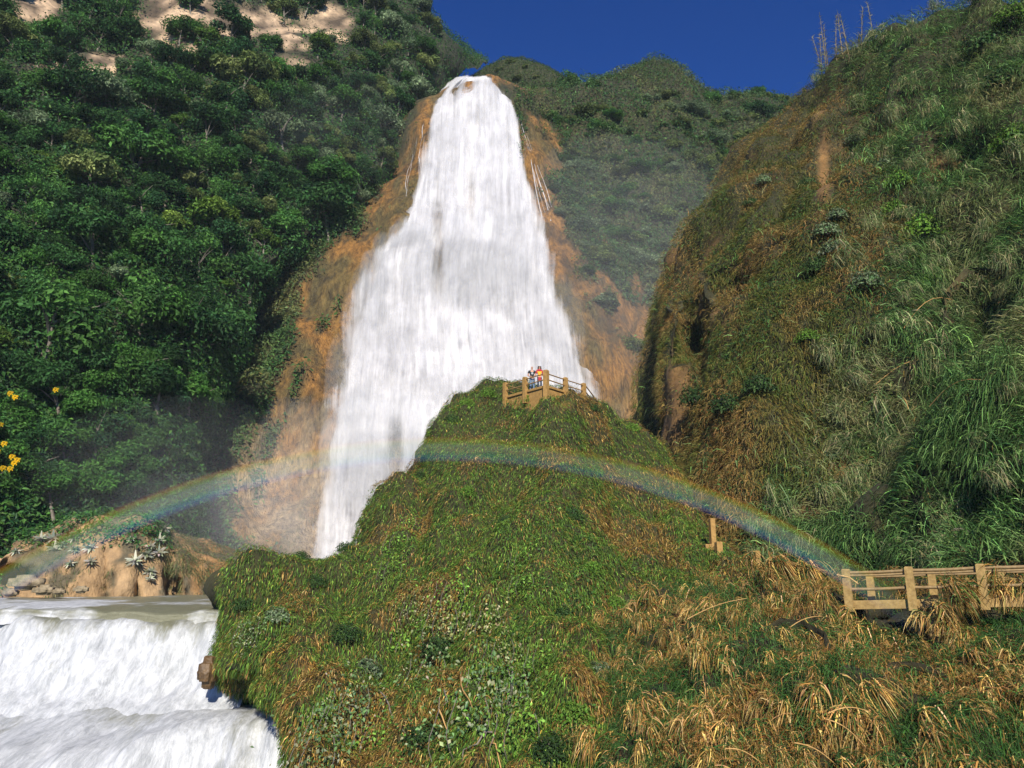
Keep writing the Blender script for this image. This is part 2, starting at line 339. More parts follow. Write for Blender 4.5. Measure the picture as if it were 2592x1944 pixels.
def colE(px, py, P): return mixc(np.array([.034, .034, .009]), np.array([.24, .13, .035])*(.6+.8*fbm(P, .8, 3, 53))[..., None], bareE(px, py, P))
def colF(px, py, P): return np.full(px.shape+(3,), 1.)*np.array([.022, .020, .006])
def colG(px, py, P):
    c = mixc(np.array([.40, .28, .155]), np.array([.26, .165, .075]), fbm(P, 2, 3, 61)); c = mixc(c, OCHRE*.95, sstep(380, 620, px))
    return mixc(c, np.array([.10, .085, .05]), sstep(.54, .62, fbm(P*np.array([1, 1, .3]), 1.8, 4, 63)))
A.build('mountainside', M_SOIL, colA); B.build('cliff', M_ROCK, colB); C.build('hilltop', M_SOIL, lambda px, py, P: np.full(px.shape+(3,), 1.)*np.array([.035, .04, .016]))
D.build('bluff', M_SOIL, colD); E.build('knoll', M_SOIL, colE); Fs.build('slope', M_SOIL, colF); G.build('river_bank', M_BANK, colG)
gq = np.array([[-900, -300, -17], [900, -300, -17], [900, 1500, -17], [-900, 1500, -17]], float)
tag(link('ground', mesh('ground', gq, np.array([[0, 1, 2, 3]]), np.full((4, 3), .06), M_SOIL)), kind='structure')

# ------------------------------------------------------------------ foliage generators
def leaves(P, N, L, asp=.45, droop=.3, tilt=.6, up=.25):
    """rhombic leaves, folded a little along the midrib: 4 verts each"""
    n = len(P); L = np.broadcast_to(np.asarray(L, float), (n,))[:, None]
    nn = unit(N+rng.normal(0, tilt, (n, 3))+np.array([0, 0, up])); d = rng.normal(0, 1, (n, 3))+np.array([0, 0, -droop]); d = unit(d-nn*np.sum(d*nn, -1, keepdims=True)); sd = np.cross(nn, d)
    wv = L*asp*rng.uniform(.7, 1.2, (n, 1))*.5
    V = np.stack([P, P+d*L*.45+sd*wv+nn*L*.06, P+d*L-nn*L*.14, P+d*L*.45-sd*wv+nn*L*.06], 1)
    return V.reshape(-1, 3), np.arange(4*n).reshape(n, 4)
def blades(P, D0, L, wd, droop=1.2, seg=3):
    """tapered arching strips; D0 start direction"""
    n = len(P); L = np.broadcast_to(np.asarray(L, float), (n,))[:, None]; wd = np.broadcast_to(np.asarray(wd, float), (n,))[:, None]; droop = np.broadcast_to(np.asarray(droop, float), (n,))[:, None]
    d = unit(D0); sd = unit(np.cross(d, rng.normal(0, 1, (n, 3))+np.array([0, 0, .3]))); p = P.copy(); Vs = []
    for k in range(seg+1):
        t = k/seg; ww = wd*.5*(1-.85*t**1.5)*(.7 if k == 0 else 1); Vs += [p-sd*ww, p+sd*ww]
        if k < seg: d = unit(d+np.array([0, 0, -1.])*droop/seg); p = p+d*L/seg
    V = np.stack(Vs, 1).reshape(-1, 3); b = np.arange(n)[:, None]*(2*(seg+1))
    Q = np.concatenate([b+np.array([2*k, 2*k+1, 2*k+3, 2*k+2]) for k in range(seg)], 0); return V, Q
def pal(n, cols, wts=None, var=.25, hv=.08):
    cols = np.array(cols, float); k = rng.choice(len(cols), n, p=None if wts is None else np.array(wts)/sum(wts))
    return cols[k]*np.exp(rng.normal(0, var, (n, 1)))*np.exp(rng.normal(0, hv, (n, 3)))
def rep(c, k): return np.repeat(c, k, 0)
def bushy(P, N, thick, scale, s): return P+N*(thick*(fbm(P, scale, 3, s)*1.6-.3)[:, None].clip(0, 2)*rng.random((len(P), 1))**.5)
class Acc:
    def __init__(s): s.V, s.Q, s.C, s.n = [], [], [], 0
    def add(s, VQ, C):
        V, Q = VQ; s.V.append(V); s.Q.append(Q+s.n); s.C.append(C); s.n += len(V)
    def mesh(s, name, mat): return mesh(name, np.concatenate(s.V), np.concatenate(s.Q), np.concatenate(s.C), mat)
def tube(pts, rad, sides=6):
    pts = np.array(pts, float); rad = np.broadcast_to(np.asarray(rad, float), (len(pts),)); T = unit(np.gradient(pts, axis=0)); ref = np.array([0, 0, 1.]) if abs(T[0][2]) < .8 else np.array([1., 0, 0])
    a = unit(np.cross(T, ref)); b = np.cross(T, a); th = np.linspace(0, 2*np.pi, sides, endpoint=False)
    V = pts[:, None]+(a[:, None]*np.cos(th)[None, :, None]+b[:, None]*np.sin(th)[None, :, None])*rad[:, None, None]
    Q = [(i*sides+j, i*sides+(j+1) % sides, (i+1)*sides+(j+1) % sides, (i+1)*sides+j) for i in range(len(pts)-1) for j in range(sides)]
    return V.reshape(-1, 3), np.array(Q)
GREENS = [(.026, .078, .018), (.038, .10, .022), (.058, .125, .026), (.018, .056, .020), (.05, .105, .045)]
# --- forest floor growth on the left mountainside
acc = Acc()
P, N = A.sample(200000, lambda px, py, Pc: 1.02-sstep(.1, .5, rockA(px, py, Pc)))
P2 = bushy(P, N, 4.0, 5, 201); tone = fbm(P, 6, 3, 205)[:, None]
c = pal(len(P), GREENS, [3, 3, 2, 2, 1.5])*(.55+.9*tone); acc.add(leaves(P2, N, rng.uniform(.3, .75, len(P)), .5), rep(c, 4))
tag(link('undergrowth', acc.mesh('undergrowth', M_LEAF)), 'dense dark green undergrowth covering the forested left mountainside', 'undergrowth', kind='stuff')
# --- scrub on the hill right of the fall
acc = Acc()
P, N = B.sample(170000, lambda px, py, Pc: sstep(.25, .8, greenB(px, py, Pc))*np.where((px > 1420) & (py > 160) | (px > 1300) | (px < 1000), 1, .1)*np.where(py > 1120, .4, 1))
P2 = bushy(P, N, 2.8, 4.2, 211); tone = fbm(P, 7, 3, 213)[:, None]
c = mixc(pal(len(P), [(.045, .105, .032), (.07, .13, .036), (.03, .075, .028)]), pal(len(P), [(.13, .14, .05), (.09, .125, .05)]), sstep(.45, .7, tone[:, 0]))
acc.add(leaves(P2, N, rng.uniform(.35, .8, len(P)), .4, .6), rep(c, 4))
P, N = B.sample(26000, lambda px, py, Pc: greenB(px, py, Pc)*(px > 1300)*sstep(.4, .6, fbm(Pc, 9, 2, 215))*np.where(py < 420, 2, 1))
acc.add(blades(P, N+np.array([0, 0, 1.1])+rng.normal(0, .35, P.shape), rng.uniform(.7, 1.8, len(P)), .10, 1.6, 3), rep(pal(len(P), [(.11, .15, .05), (.16, .16, .06), (.07, .12, .035)]), 8))
P, N = C.sample(30000); acc.add(leaves(bushy(P, N, 1.2, 2.5, 217), N, rng.uniform(.3, .6, len(P)), .35), rep(pal(len(P), [(.055, .10, .03), (.09, .11, .035), (.035, .07, .025)]), 4))
tag(link('scrub', acc.mesh('scrub', M_LEAF)), 'olive green scrub and grass over the hill right of the fall', 'scrub', kind='stuff')
# --- grassy moss streaks on the ochre wall
# --- hanging grass on the bluff
def reedzone(px, py): return sstep(-120, 160, px-np.interp(py, [0, 300, 600, 900, 1200, 1500], [2000, 2180, 2260, 2160, 2060, 1850]))
acc = Acc()
P, N = D.sample(125000, lambda px, py, Pc: (1.02-bareD(px, py, Pc))*(1.05-reedzone(px, py)))
tone = fbm(P*np.array([1, 1, .6]), 3.5, 3, 221); z = P[:, 2]
c = mixc(pal(len(P), [(.10, .125, .025), (.065, .10, .02), (.14, .12, .03)]), pal(len(P), [(.27, .18, .06), (.21, .125, .035), (.12, .10, .032)]), sstep(.38, .62, tone))
acc.add(blades(bushy(P, N, .9, 2, 223), N*.7+np.array([0, 0, .25])+rng.normal(0, .4, P.shape), rng.uniform(.35, .95, len(P)), rng.uniform(.04, .07, len(P)), 2.0, 3), rep(c, 8))
P, N = D.sample(45000, lambda px, py, Pc: (1.02-bareD(px, py, Pc))*sstep(.45, .6, fbm(Pc, 5, 3, 225)))
acc.add(leaves(bushy(P, N, 1.1, 2, 227), N, rng.uniform(.14, .34, len(P)), .45), rep(pal(len(P), [(.04, .085, .02), (.06, .105, .028), (.03, .065, .02)]), 4))
tag(link('hanging_grass', acc.mesh('hanging_grass', M_BLADE)), 'olive and rust coloured hanging grass over the right bluff', 'grass', kind='stuff')
acc = Acc()
P, N = D.sample(105000, lambda px, py, Pc: (.03+reedzone(px, py))*(1.03-bareD(px, py, Pc))*(1-.93*np.exp(-(((px-2475)/85)**2+((py-1335)/62)**2)**2)))
clump = fbm(P, 2.2, 3, 231); tone = fbm(P, 5, 3, 233)
D0 = N*.8+np.array([0, 0, 1.0])+unit(np.stack([fbm(P, 2.5, 2, 235)-.5, fbm(P, 2.5, 2, 237)-.5, 0*tone], -1))*.7+rng.normal(0, .4, P.shape)
c = mixc(pal(len(P), [(.105, .21, .055), (.16, .275, .08), (.045, .105, .03)], var=.5), pal(len(P), [(.40, .35, .17), (.25, .27, .10)]), sstep(.5, .68, tone)*.8)
Lb = rng.uniform(.7, 1.9, len(P))*(.5+clump); acc.add(blades(bushy(P, N, 1.6, 2.4, 239), D0, Lb, rng.uniform(.035, .07, len(P)), 2.2, 4), rep(c, 10))
tag(link('reed_grass', acc.mesh('reed_grass', M_BLADE)), 'thick grey green reed grass hanging over the right hand slope', 'reed grass', kind='stuff')
# --- mat of short hanging grass over the knoll
acc = Acc()
P, N = E.sample(300000, lambda px, py, Pc: 1.02-bareE(px, py, Pc)*.97)
tone = fbm(P*np.array([1, 1, .7]), 2.6, 4, 241); t2 = fbm(P, .9, 3, 243); px, py = proj(P)
rust = sstep(.47, .60, tone*.75+t2*.25)
c = mixc(pal(len(P), [(.085, .155, .022), (.125, .205, .032), (.035, .08, .014)], var=.5), pal(len(P), [(.24, .145, .032), (.31, .21, .07), (.10, .056, .014)], var=.5), np.where(rng.random(len(P)) < .15+.72*rust, 1., 0.))
acc.add(blades(bushy(P, N, .35, 1.2, 245), N*.9+np.array([0, 0, .15])+rng.normal(0, .38, P.shape), rng.uniform(.15, .42, len(P)), rng.uniform(.024, .05, len(P)), 2.6, 3), rep(c, 8))
P, N = E.sample(22000, lambda px, py, Pc: (1.02-bareE(px, py, Pc))*sstep(.5, .66, fbm(Pc, 1.8, 3, 247)))
acc.add(leaves(bushy(P, N, .5, 1.2, 245), N, rng.uniform(.08, .17, len(P)), .6), rep(pal(len(P), [(.06, .13, .022), (.09, .17, .03), (.05, .095, .03)]), 4))
tag(link('turf', acc.mesh('turf', M_BLADE)), 'shaggy green and rust mat of hanging grass covering the knoll', 'grass', kind='stuff')
# --- reeds on the lower right slope
acc = Acc()
P, N = Fs.sample(80000, lambda px, py, Pc: 1.-.97*(np.abs(px-2285) < 110)*(np.abs(py-1572) < 42))
tone = fbm(P, 1.7, 3, 251); clump = fbm(P, 1.2, 3, 253); px, py = proj(P)
dry = np.clip(sstep(.45, .6, tone)*sstep(1550, 1750, px), .12, 1)
c = mixc(pal(len(P), [(.05, .125, .025), (.075, .17, .04), (.03, .07, .02)]), pal(len(P), [(.36, .21, .055), (.26, .14, .035), (.44, .28, .10), (.15, .08, .025)]), np.where(rng.random(len(P)) < dry*.85, 1., 0))
acc.add(blades(bushy(P, N, .7, 1.2, 255), N*.7+np.array([0, 0, .5])+rng.normal(0, .45, P.shape), rng.uniform(.25, .75, len(P))*(.5+clump), rng.uniform(.015, .035, len(P)), 2.6, 4), rep(c, 10))
tag(link('reed_litter', acc.mesh('reed_litter', M_BLADE)), 'green and straw coloured reed grass over the lower right slope', 'reed grass', kind='stuff')
acc = Acc()
P, N = G.sample(22000, lambda px, py, Pc: sstep(.5, .62, fbm(Pc, 2.2, 3, 261)+.22*sstep(400, 470, px)-.14*(py > 1455))*np.where(px > 395, 1, .25))
acc.add(blades(P, N+rng.normal(0, .5, P.shape), rng.uniform(.25, .7, len(P)), .05, 2.2, 3), rep(pal(len(P), [(.12, .14, .06), (.18, .15, .07), (.07, .1, .04)]), 8))
P, N = G.sample(9000, lambda px, py, Pc: sstep(1400, 1360, py-.1*px*0)*(px < 430)+.6*(px < -10))
acc.add(leaves(bushy(P, N, 1, 2, 263), N, rng.uniform(.2, .45, len(P))), rep(pal(len(P), GREENS)*1.3, 4))
P, N = B.sample(24000, lambda px, py, Pc: (px < np.interp(py, [500, 800, 1000, 1100], [900, 760, 640, 800]))*(py > 500)*sstep(.45, .6, fbm(Pc*np.array([1, 1, .4]), 3.5, 3, 265)))
acc.add(blades(P, N*.6+rng.normal(0, .4, P.shape), rng.uniform(.3, .9, len(P)), .06, 2.4, 3), rep(pal(len(P), [(.14, .14, .06), (.18, .16, .08), (.10, .11, .04)]), 8))
tag(link('bank_grass', acc.mesh('bank_grass', M_BLADE)), 'grey green grass trailing down the rock bank by the pool', 'grass', kind='stuff')

# ------------------------------------------------------------------ trees
def crown_mesh(name, seed, rx, rz, nl, nleaf, leaf, cols, airy=.3):
    r2 = np.random.default_rng(seed); a = Acc()
    for i in range(nl):
        d = unit(r2.normal(0, 1, 3)*np.array([1, 1, .8])); d[2] = abs(d[2])*1.0-.45; rr = r2.uniform(.35, .9)
        cen = d*np.array([rx, rx, rz])*rr+np.array([0, 0, rz*.7]); lr = rx*r2.uniform(.22, .5); m = int(nleaf/nl*r2.uniform(.6, 1.4))
        u = unit(r2.normal(0, 1, (m, 3))); q = cen+u*np.array([1, 1, .75])*lr*(r2.random((m, 1))**airy)
        cc = np.array(cols[r2.integers(len(cols))])*r2.uniform(.6, 1.6)
        a.add(leaves(q, unit(u+np.array([0, 0, .35])), r2.uniform(.6, 1.2, m)*leaf, .5, .3, .5), rep(cc*np.exp(r2.normal(0, .25, (m, 1))), 4))
    return a.mesh(name, M_LEAF)
def trunk_mesh(name, seed, h, r, rx):
    r2 = np.random.default_rng(seed); a = Acc(); k = np.linspace(0, 1, 6)
    pts = np.stack([np.cumsum(r2.normal(0, .12, 6))*h*.12, np.cumsum(r2.normal(0, .12, 6))*h*.12, -1.5+k*(h+1.5)], -1); V, Q = tube(pts, r*(1-.7*k), 6); a.add((V, Q), np.ones((len(V), 3)))
    for i in range(5):
        b = pts[2+i % 3]; an = i*1.9+r2.random(); e = b+np.array([math.cos(an)*rx*.7, math.sin(an)*rx*.7, h*r2.uniform(.35, .6)])
        V, Q = tube([b, b*.5+e*.5+np.array([0, 0, .2*h*.3]), e], [r*.45, r*.3, r*.1], 5); a.add((V, Q), np.ones((len(V), 3)))
    return a.mesh(name, M_BARK)
PALS = {'dark': [(.026, .075, .020), (.036, .092, .024), (.019, .058, .020)],
        'mid': [(.045, .125, .022), (.062, .15, .030), (.034, .095, .024)],
        'olive': [(.11, .15, .042), (.14, .17, .055), (.085, .125, .036)],
        'grey': [(.11, .16, .08), (.14, .19, .10), (.085, .13, .066)],
        'bright': [(.085, .150, .022), (.065, .130, .020), (.11, .165, .03)]}
LOOK = {'dark': 'dark green', 'mid': 'leaf green', 'olive': 'olive green', 'grey': 'grey green', 'bright': 'bright yellowish green'}
protos = {}
for i, (kd, rx, rz, nl) in enumerate([('dark', 3.2, 2.9, 15), ('dark', 2.6, 3.6, 13), ('mid', 3.4, 2.7, 16), ('mid', 2.7, 3.0, 12), ('olive', 3.0, 2.6, 14), ('olive', 2.4, 3.0, 12), ('grey', 3.0, 2.8, 14), ('grey', 2.5, 2.6, 12), ('bright', 2.2, 2.2, 11)]):
    protos.setdefault(kd, []).append((crown_mesh('crown', 300+i, rx, rz, nl, 4200, .40, PALS[kd]), trunk_mesh('trunk', 400+i, rz*.95, .16, rx)))
def tree(pos, kind, scale, label, cat='tree', group=None, name='forest_tree', lean=(0, 0), sz=1.0):
    cm, tm = random.choice(protos[kind])
    e = empty(name, label, cat, pos, group); e.rotation_euler = (lean[0], lean[1], random.uniform(0, 6.28)); e.scale = (scale, scale, scale*sz)
    link('trunk', tm, e); link('crown', cm, e); return e
ZONES = [(250, 'just under the pale outcrop'), (480, 'high on the mountainside'), (700, 'halfway up the mountainside'),
         (930, 'low on the mountainside'), (1120, 'above the yellow flowers'), (2000, 'just above the rock bank')]
placed = []; cnt = {}
tries = 0
cand, cn = A.sample(8000, lambda px, py, Pc: (px > -250)*(px < 1230)*(py > -160)*(py < 1330)*(rockA(px, py, Pc) < .15))
for p, nrm in zip(cand, cn):
    px, py = (float(v) for v in proj(p))
    if not (-180 < px < 1200 and -120 < py < 1300): continue
    if px > np.interp(py, [0, 200, 300, 440, 560, 640, 800, 1000, 1250], [1090, 1080, 1040, 985, 870, 740, 580, 500, 350]): continue
    if rockZ(px, py-60) > .3 and rng.random() < .85: continue
    s = float(np.exp(rng.normal(0, .28)))*1.18; s = min(max(s, .6), 2.0); rad = 3.0*s*F/p[1]
    if any((px-a)**2+(py-b)**2 < (.40*(rad+r_))**2 for a, b, r_ in placed): continue
    placed.append((px, py, rad))
    tn = float(fbm(p[None], 14, 2, 271)[0]); fr = sstep(400, 1000, px)
    kd = rng.choice(['dark', 'mid', 'olive', 'grey', 'bright'], p=np.array([.40-.2*fr, .34-.1*fr, .08+.1*fr, .03+.12*fr, .05])/np.sum([.40-.2*fr, .34-.1*fr, .08+.1*fr, .03+.12*fr, .05]))
    zn = next(t for y, t in ZONES if py < y)
    sz_ = 'large' if s > 1.45 else 'small' if s < .95 else 'middling'
    side = 'close to the waterfall' if px > np.interp(py, [0, 600, 1300], [820, 560, 260]) else 'near the left edge' if px < 200 else 'in the thick of the forest'
    tree(p+nrm*.6, str(kd), s, f'{sz_} {LOOK[str(kd)]} tree {zn}, {side}', group=f'{sz_} {LOOK[str(kd)]} trees {zn}, {side}', lean=(rng.normal(0, .12), rng.normal(0, .12)))
# trees that stand apart on the skylines
for px, py, sh, kd, s, lab, sz in [
   (1440, 215, B, 'mid', 1.15, 'broad green tree on the skyline just right of the waterfall lip', 1),
   (1500, 222, B, 'mid', .7, 'small green tree beside the broad skyline tree right of the lip', 1),
   (1915, 290, B, 'dark', 1.25, 'dark round tree on the far skyline left of the right bluff', 1.1),
   (1800, 260, B, 'mid', 1.0, 'bushy green tree on the skyline dip left of the dark round tree', 1),
   (1850, 300, B, 'grey', .9, 'grey green tree below the skyline dip beside the dark round tree', 1),
   (1980, 290, B, 'dark', .8, 'small dark tree on the far skyline touching the right bluff', 1)]:
    p, nrm = sh.find(px, py); tree(p-np.array([0, 0, .8]), kd, s, lab, name='skyline_tree', sz=sz)
for px, py, s, lab in [(1262, 175, .45, 'small olive bush on the left end of the round hilltop behind the lip'), (1295, 158, .5, 'olive bush on the very top of the round hilltop behind the lip'), (1330, 172, .5, 'olive bush on the right shoulder of the round hilltop behind the lip'), (1310, 205, .55, 'olive bush on the near face of the round hilltop behind the lip'), (1365, 195, .5, 'olive bush between the round hilltop and the broad skyline tree'), (1270, 215, .5, 'low olive bush overhanging the right side of the waterfall lip')]:
    p, nrm = C.find(px, py); tree(p-np.array([0, 0, .6]), 'olive', s, lab, 'bush', None, 'hill_bush', sz=.7)
k = 0
for p, nrm in zip(*B.sample(4000, lambda px, py, Pc: (greenB(px, py, Pc) > .6)*(px > 1380)*(py > 240)*(py < 900)*(px < 2000))):
    px, py = (float(v) for v in proj(p)); s = float(rng.uniform(.5, 1.3)); rad = 3*s*F/p[1]
    if any((px-a)**2+(py-b)**2 < (.38*(rad+r_))**2 for a, b, r_ in placed): continue
    placed.append((px, py, rad)); kd = str(rng.choice(['olive', 'grey', 'mid'], p=[.4, .35, .25])); k += 1
    zn = 'under the skyline of the hill right of the waterfall' if py < 400 else 'on the middle of the hill right of the waterfall' if py < 620 else 'low in the misty gully left of the right bluff'
    tree(p-nrm*.5, kd, s, f'{LOOK[kd]} bush {zn}', 'bush', f'{LOOK[kd]} bushes {zn}', 'hill_bush', sz=.8)
    if k > 210: break
# ------------------------------------------------------------------ water
def watermat(name, kind):
    m, n, out = newmat(name); L = n.links.new
    uv = node(n, 'ShaderNodeUVMap'); sep = node(n, 'ShaderNodeSeparateXYZ'); L(uv.outputs[0], sep.inputs[0])
    def noise(sx, sy, det=6, rough=.6, off=0):
        mp = node(n, 'ShaderNodeMapping'); mp.inputs['Scale'].default_value = (sx, sy, 1); mp.inputs['Location'].default_value = (off, off*1.7, off)
        L(uv.outputs[0], mp.inputs[0]); t = node(n, 'ShaderNodeTexNoise'); t.inputs['Scale'].default_value = 1; t.inputs['Detail'].default_value = det; t.inputs['Roughness'].default_value = rough; t.inputs['Distortion'].default_value = .06 if kind == 'fall' else .35
        L(mp.outputs[0], t.inputs['Vector']); return t.outputs['Fac']
    def math_(op, a, b=None, c=None, clamp=False):
        x = node(n, 'ShaderNodeMath', operation=op); x.use_clamp = clamp
        for i, v in enumerate((a, b, c)):
            if v is None: continue
            if isinstance(v, (int, float)): x.inputs[i].default_value = v
            else: L(v, x.inputs[i])
        return x.outputs[0]
    den = node(n, 'ShaderNodeAttribute', attribute_name='den').outputs['Fac']
    if kind == 'fall':      # uv in metres: x across, y down
        s1 = noise(.7, .045, 7, .6); s2 = noise(.13, .075, 6, .6, 3.1); s3 = noise(3.2, .10, 5, .6, 7.7)
        h = math_('ADD', math_('MULTIPLY', s1, .42), math_('ADD', math_('MULTIPLY', s2, .62), math_('MULTIPLY', s3, .11)))     # ~.57 mean
        a = math_('MULTIPLY', math_('ADD', math_('SUBTRACT', h, .575), math_('SUBTRACT', math_('MULTIPLY', den, .55), .22)), 3.8, clamp=True)
        d = node(n, 'ShaderNodeBsdfDiffuse'); cm = node(n, 'ShaderNodeMix', data_type='RGBA'); cm.inputs[6].default_value = (.52, .52, .545, 1); cm.inputs[7].default_value = (.86, .855, .87, 1)
        L(math_('MULTIPLY', math_('SUBTRACT', math_('ADD', math_('MULTIPLY', s1, .5), math_('MULTIPLY', noise(.11, .06, 6, .62, 13.), .5)), .38), 4.2, clamp=True), cm.inputs[0]); L(cm.outputs[2], d.inputs['Color'])
        t = node(n, 'ShaderNodeBsdfTranslucent'); t.inputs['Color'].default_value = (.7, .7, .72, 1)
        b = node(n, 'ShaderNodeBump'); b.inputs['Strength'].default_value = .5; b.inputs['Distance'].default_value = .9; L(h, b.inputs['Height']); L(b.outputs[0], d.inputs['Normal'])
        mx = node(n, 'ShaderNodeMixShader'); mx.inputs[0].default_value = .3; L(d.outputs[0], mx.inputs[1]); L(t.outputs[0], mx.inputs[2])
        tr = node(n, 'ShaderNodeBsdfTransparent'); m2 = node(n, 'ShaderNodeMixShader'); L(a, m2.inputs[0]); L(tr.outputs[0], m2.inputs[1]); L(mx.outputs[0], m2.inputs[2]); L(m2.outputs[0], out.inputs[0])
    else:                   # churned river water: den = how foamy
        mp = None
        if kind == 'pool': s1 = noise(.25, .9, 8, .7); s2 = noise(1.3, 3.5, 6, .65, 4)
        else: s1 = noise(1.5, .42, 10, .74); s2 = noise(8, 2.2, 6, .7, 4)
        h = math_('ADD', math_('MULTIPLY', s1, .6), math_('MULTIPLY', s2, .45))
        f = math_('MULTIPLY', math_('ADD', math_('SUBTRACT', h, .525), math_('SUBTRACT', den, .5)), 3.2, clamp=True)
        mxc = node(n, 'ShaderNodeMix', data_type='RGBA'); L(f, mxc.inputs[0]); mxc.inputs[6].default_value = (.19, .19, .125, 1); fo = node(n, 'ShaderNodeMix', data_type='RGBA'); fo.inputs[6].default_value = (.36, .38, .40, 1); fo.inputs[7].default_value = (.74, .76, .78, 1)
        fr_ = math_('MULTIPLY', math_('SUBTRACT', noise(2.6, .8, 9, .76, 9), .36), 3.2, clamp=True); L(fr_, fo.inputs[0]); L(fo.outputs[2], mxc.inputs[7])
        p = node(n, 'ShaderNodeBsdfPrincipled'); L(mxc.outputs[2], p.inputs['Base Color'])
        ro = math_('ADD', math_('MULTIPLY', f, .4), .28); L(ro, p.inputs['Roughness']); p.inputs['Specular IOR Level'].default_value = .4
        b = node(n, 'ShaderNodeBump'); b.inputs['Strength'].default_value = .75; b.inputs['Distance'].default_value = .22; L(math_('ADD', h, math_('MULTIPLY', fr_, .3)), b.inputs['Height']); L(b.outputs[0], p.inputs['Normal'])
        L(p.outputs[0], out.inputs[0])
    return m
M_FALL, M_CASC, M_POOL = watermat('falling_water', 'fall'), watermat('cascade_water', 'casc'), watermat('pool_water', 'pool')
FL_Y = [186, 200, 230, 300, 420, 520, 570, 600, 640, 700, 760, 860, 960, 1060, 1160, 1260, 1400, 1470]
FL_L = [1190, 1140, 1106, 1084, 1066, 1038, 1014, 990, 956, 932, 912, 882, 858, 836, 806, 782, 760, 748]
FL_R = [1250, 1272, 1298, 1318, 1335, 1353, 1366, 1374, 1386, 1402, 1420, 1456, 1494, 1526, 1548, 1565, 1590, 1600]
def falls(off, spread, dens, soft, seed, y0=186, y1=1470, jit=0.0):
    V_ = np.linspace(0, 1, 110); U_ = np.linspace(0, 1, 60); py = lerp(y0, y1, V_)[:, None]+0*U_; sp_ = spread*(.25*sstep(205, 300, py)+.75*sstep(320, 760, py)); l = np.interp(py, FL_Y, FL_L)-sp_; r = np.interp(py, FL_Y, FL_R)+sp_
    wob = np.stack([py[:, 0]/120., np.full(len(py), seed*1.7), 0*py[:, 0]], -1); l = l+((fbm(wob, 1, 3, seed+2)-.5)*(16+spread*.55)*sstep(240, 420, py[:, 0]))[:, None]; r = r+((fbm(wob, 1, 3, seed+4)-.5)*(14+spread*.5)*sstep(240, 420, py[:, 0]))[:, None]
    px = l+(r-l)*U_; pxs = np.clip(px, 700, 1600)
    Y = B.yat(pxs, py).reshape(px.shape)
    # smooth the wall depth so that the sheet hangs free of it
    for _ in range(6): Y[1:-1] = (Y[:-2]+Y[1:-1]*2+Y[2:])/4; Y[:, 1:-1] = (Y[:, :-2]+Y[:, 1:-1]*2+Y[:, 2:])/4
    bul = 4.5*np.exp(-((py-205)/50)**2)+3.0*np.exp(-((py-640)/75)**2)+1.5*np.exp(-((py-1120)/90)**2)
    Y = Y-off-2.6-bul*(.4+.6*np.sin(np.pi*U_))-2.5*np.sin(np.pi*U_)**.7
    P = at(px, py, Y); P = P+((fbm(P*np.array([1, 1, .5]), 5, 3, seed)-.5)*1.6+(fbm(P*np.array([1, 1, .35]), 1.6, 2, seed+5)-.5)*.6)[..., None]*np.array([.04, -1, .1])
    m = np.array([(r-l)[:, 0]/2000*Y.mean(1)]).T
    uvx = (U_-.5)*m*.8+.5*(px-1200)/2000*120+seed*3.3; uvy = (1-V_)[:, None]*115+0*U_
    lobes = fbm(P*np.array([1, 1, .6]), 7, 3, seed+9)
    edge = sstep(0, soft, U_)*sstep(0, soft, 1-U_)*sstep(0, .008, V_)[:, None]
    den = (dens+.55*(lobes-.5))*edge+(.0)*U_
    gap = np.exp(-(((px-1110)/20)**2+((py-620)/130)**2))*.25+np.exp(-(((px-1190)/14)**2+((py-480)/90)**2))*.2+np.exp(-(((px-1000)/26)**2+((py-1150)/90)**2))*.35
    den = den-gap*1.7-.24*sstep(1080, 1260, py)-.10*sstep(330, 200, py)*0
    i = (np.arange(109)[:, None]*60+np.arange(59)).ravel(); Q = np.stack([i, i+1, i+61, i+60], -1)
    return mesh('water_sheet', P, Q, None, M_FALL, True, np.stack([uvx, uvy], -1), {'den': den})
wf = link('waterfall', falls(0, 20, 1.0, .11, 7)); tag(wf, kind='structure')
for o_, sp, dn, so, sd in ((1.2, 32, .74, .13, 33), (2.2, 50, .58, .16, 57), (3.2, 70, .47, .20, 71), (-.8, 62, .62, .12, 83)): link('water_sheet', falls(o_, sp, dn, so, sd), wf)
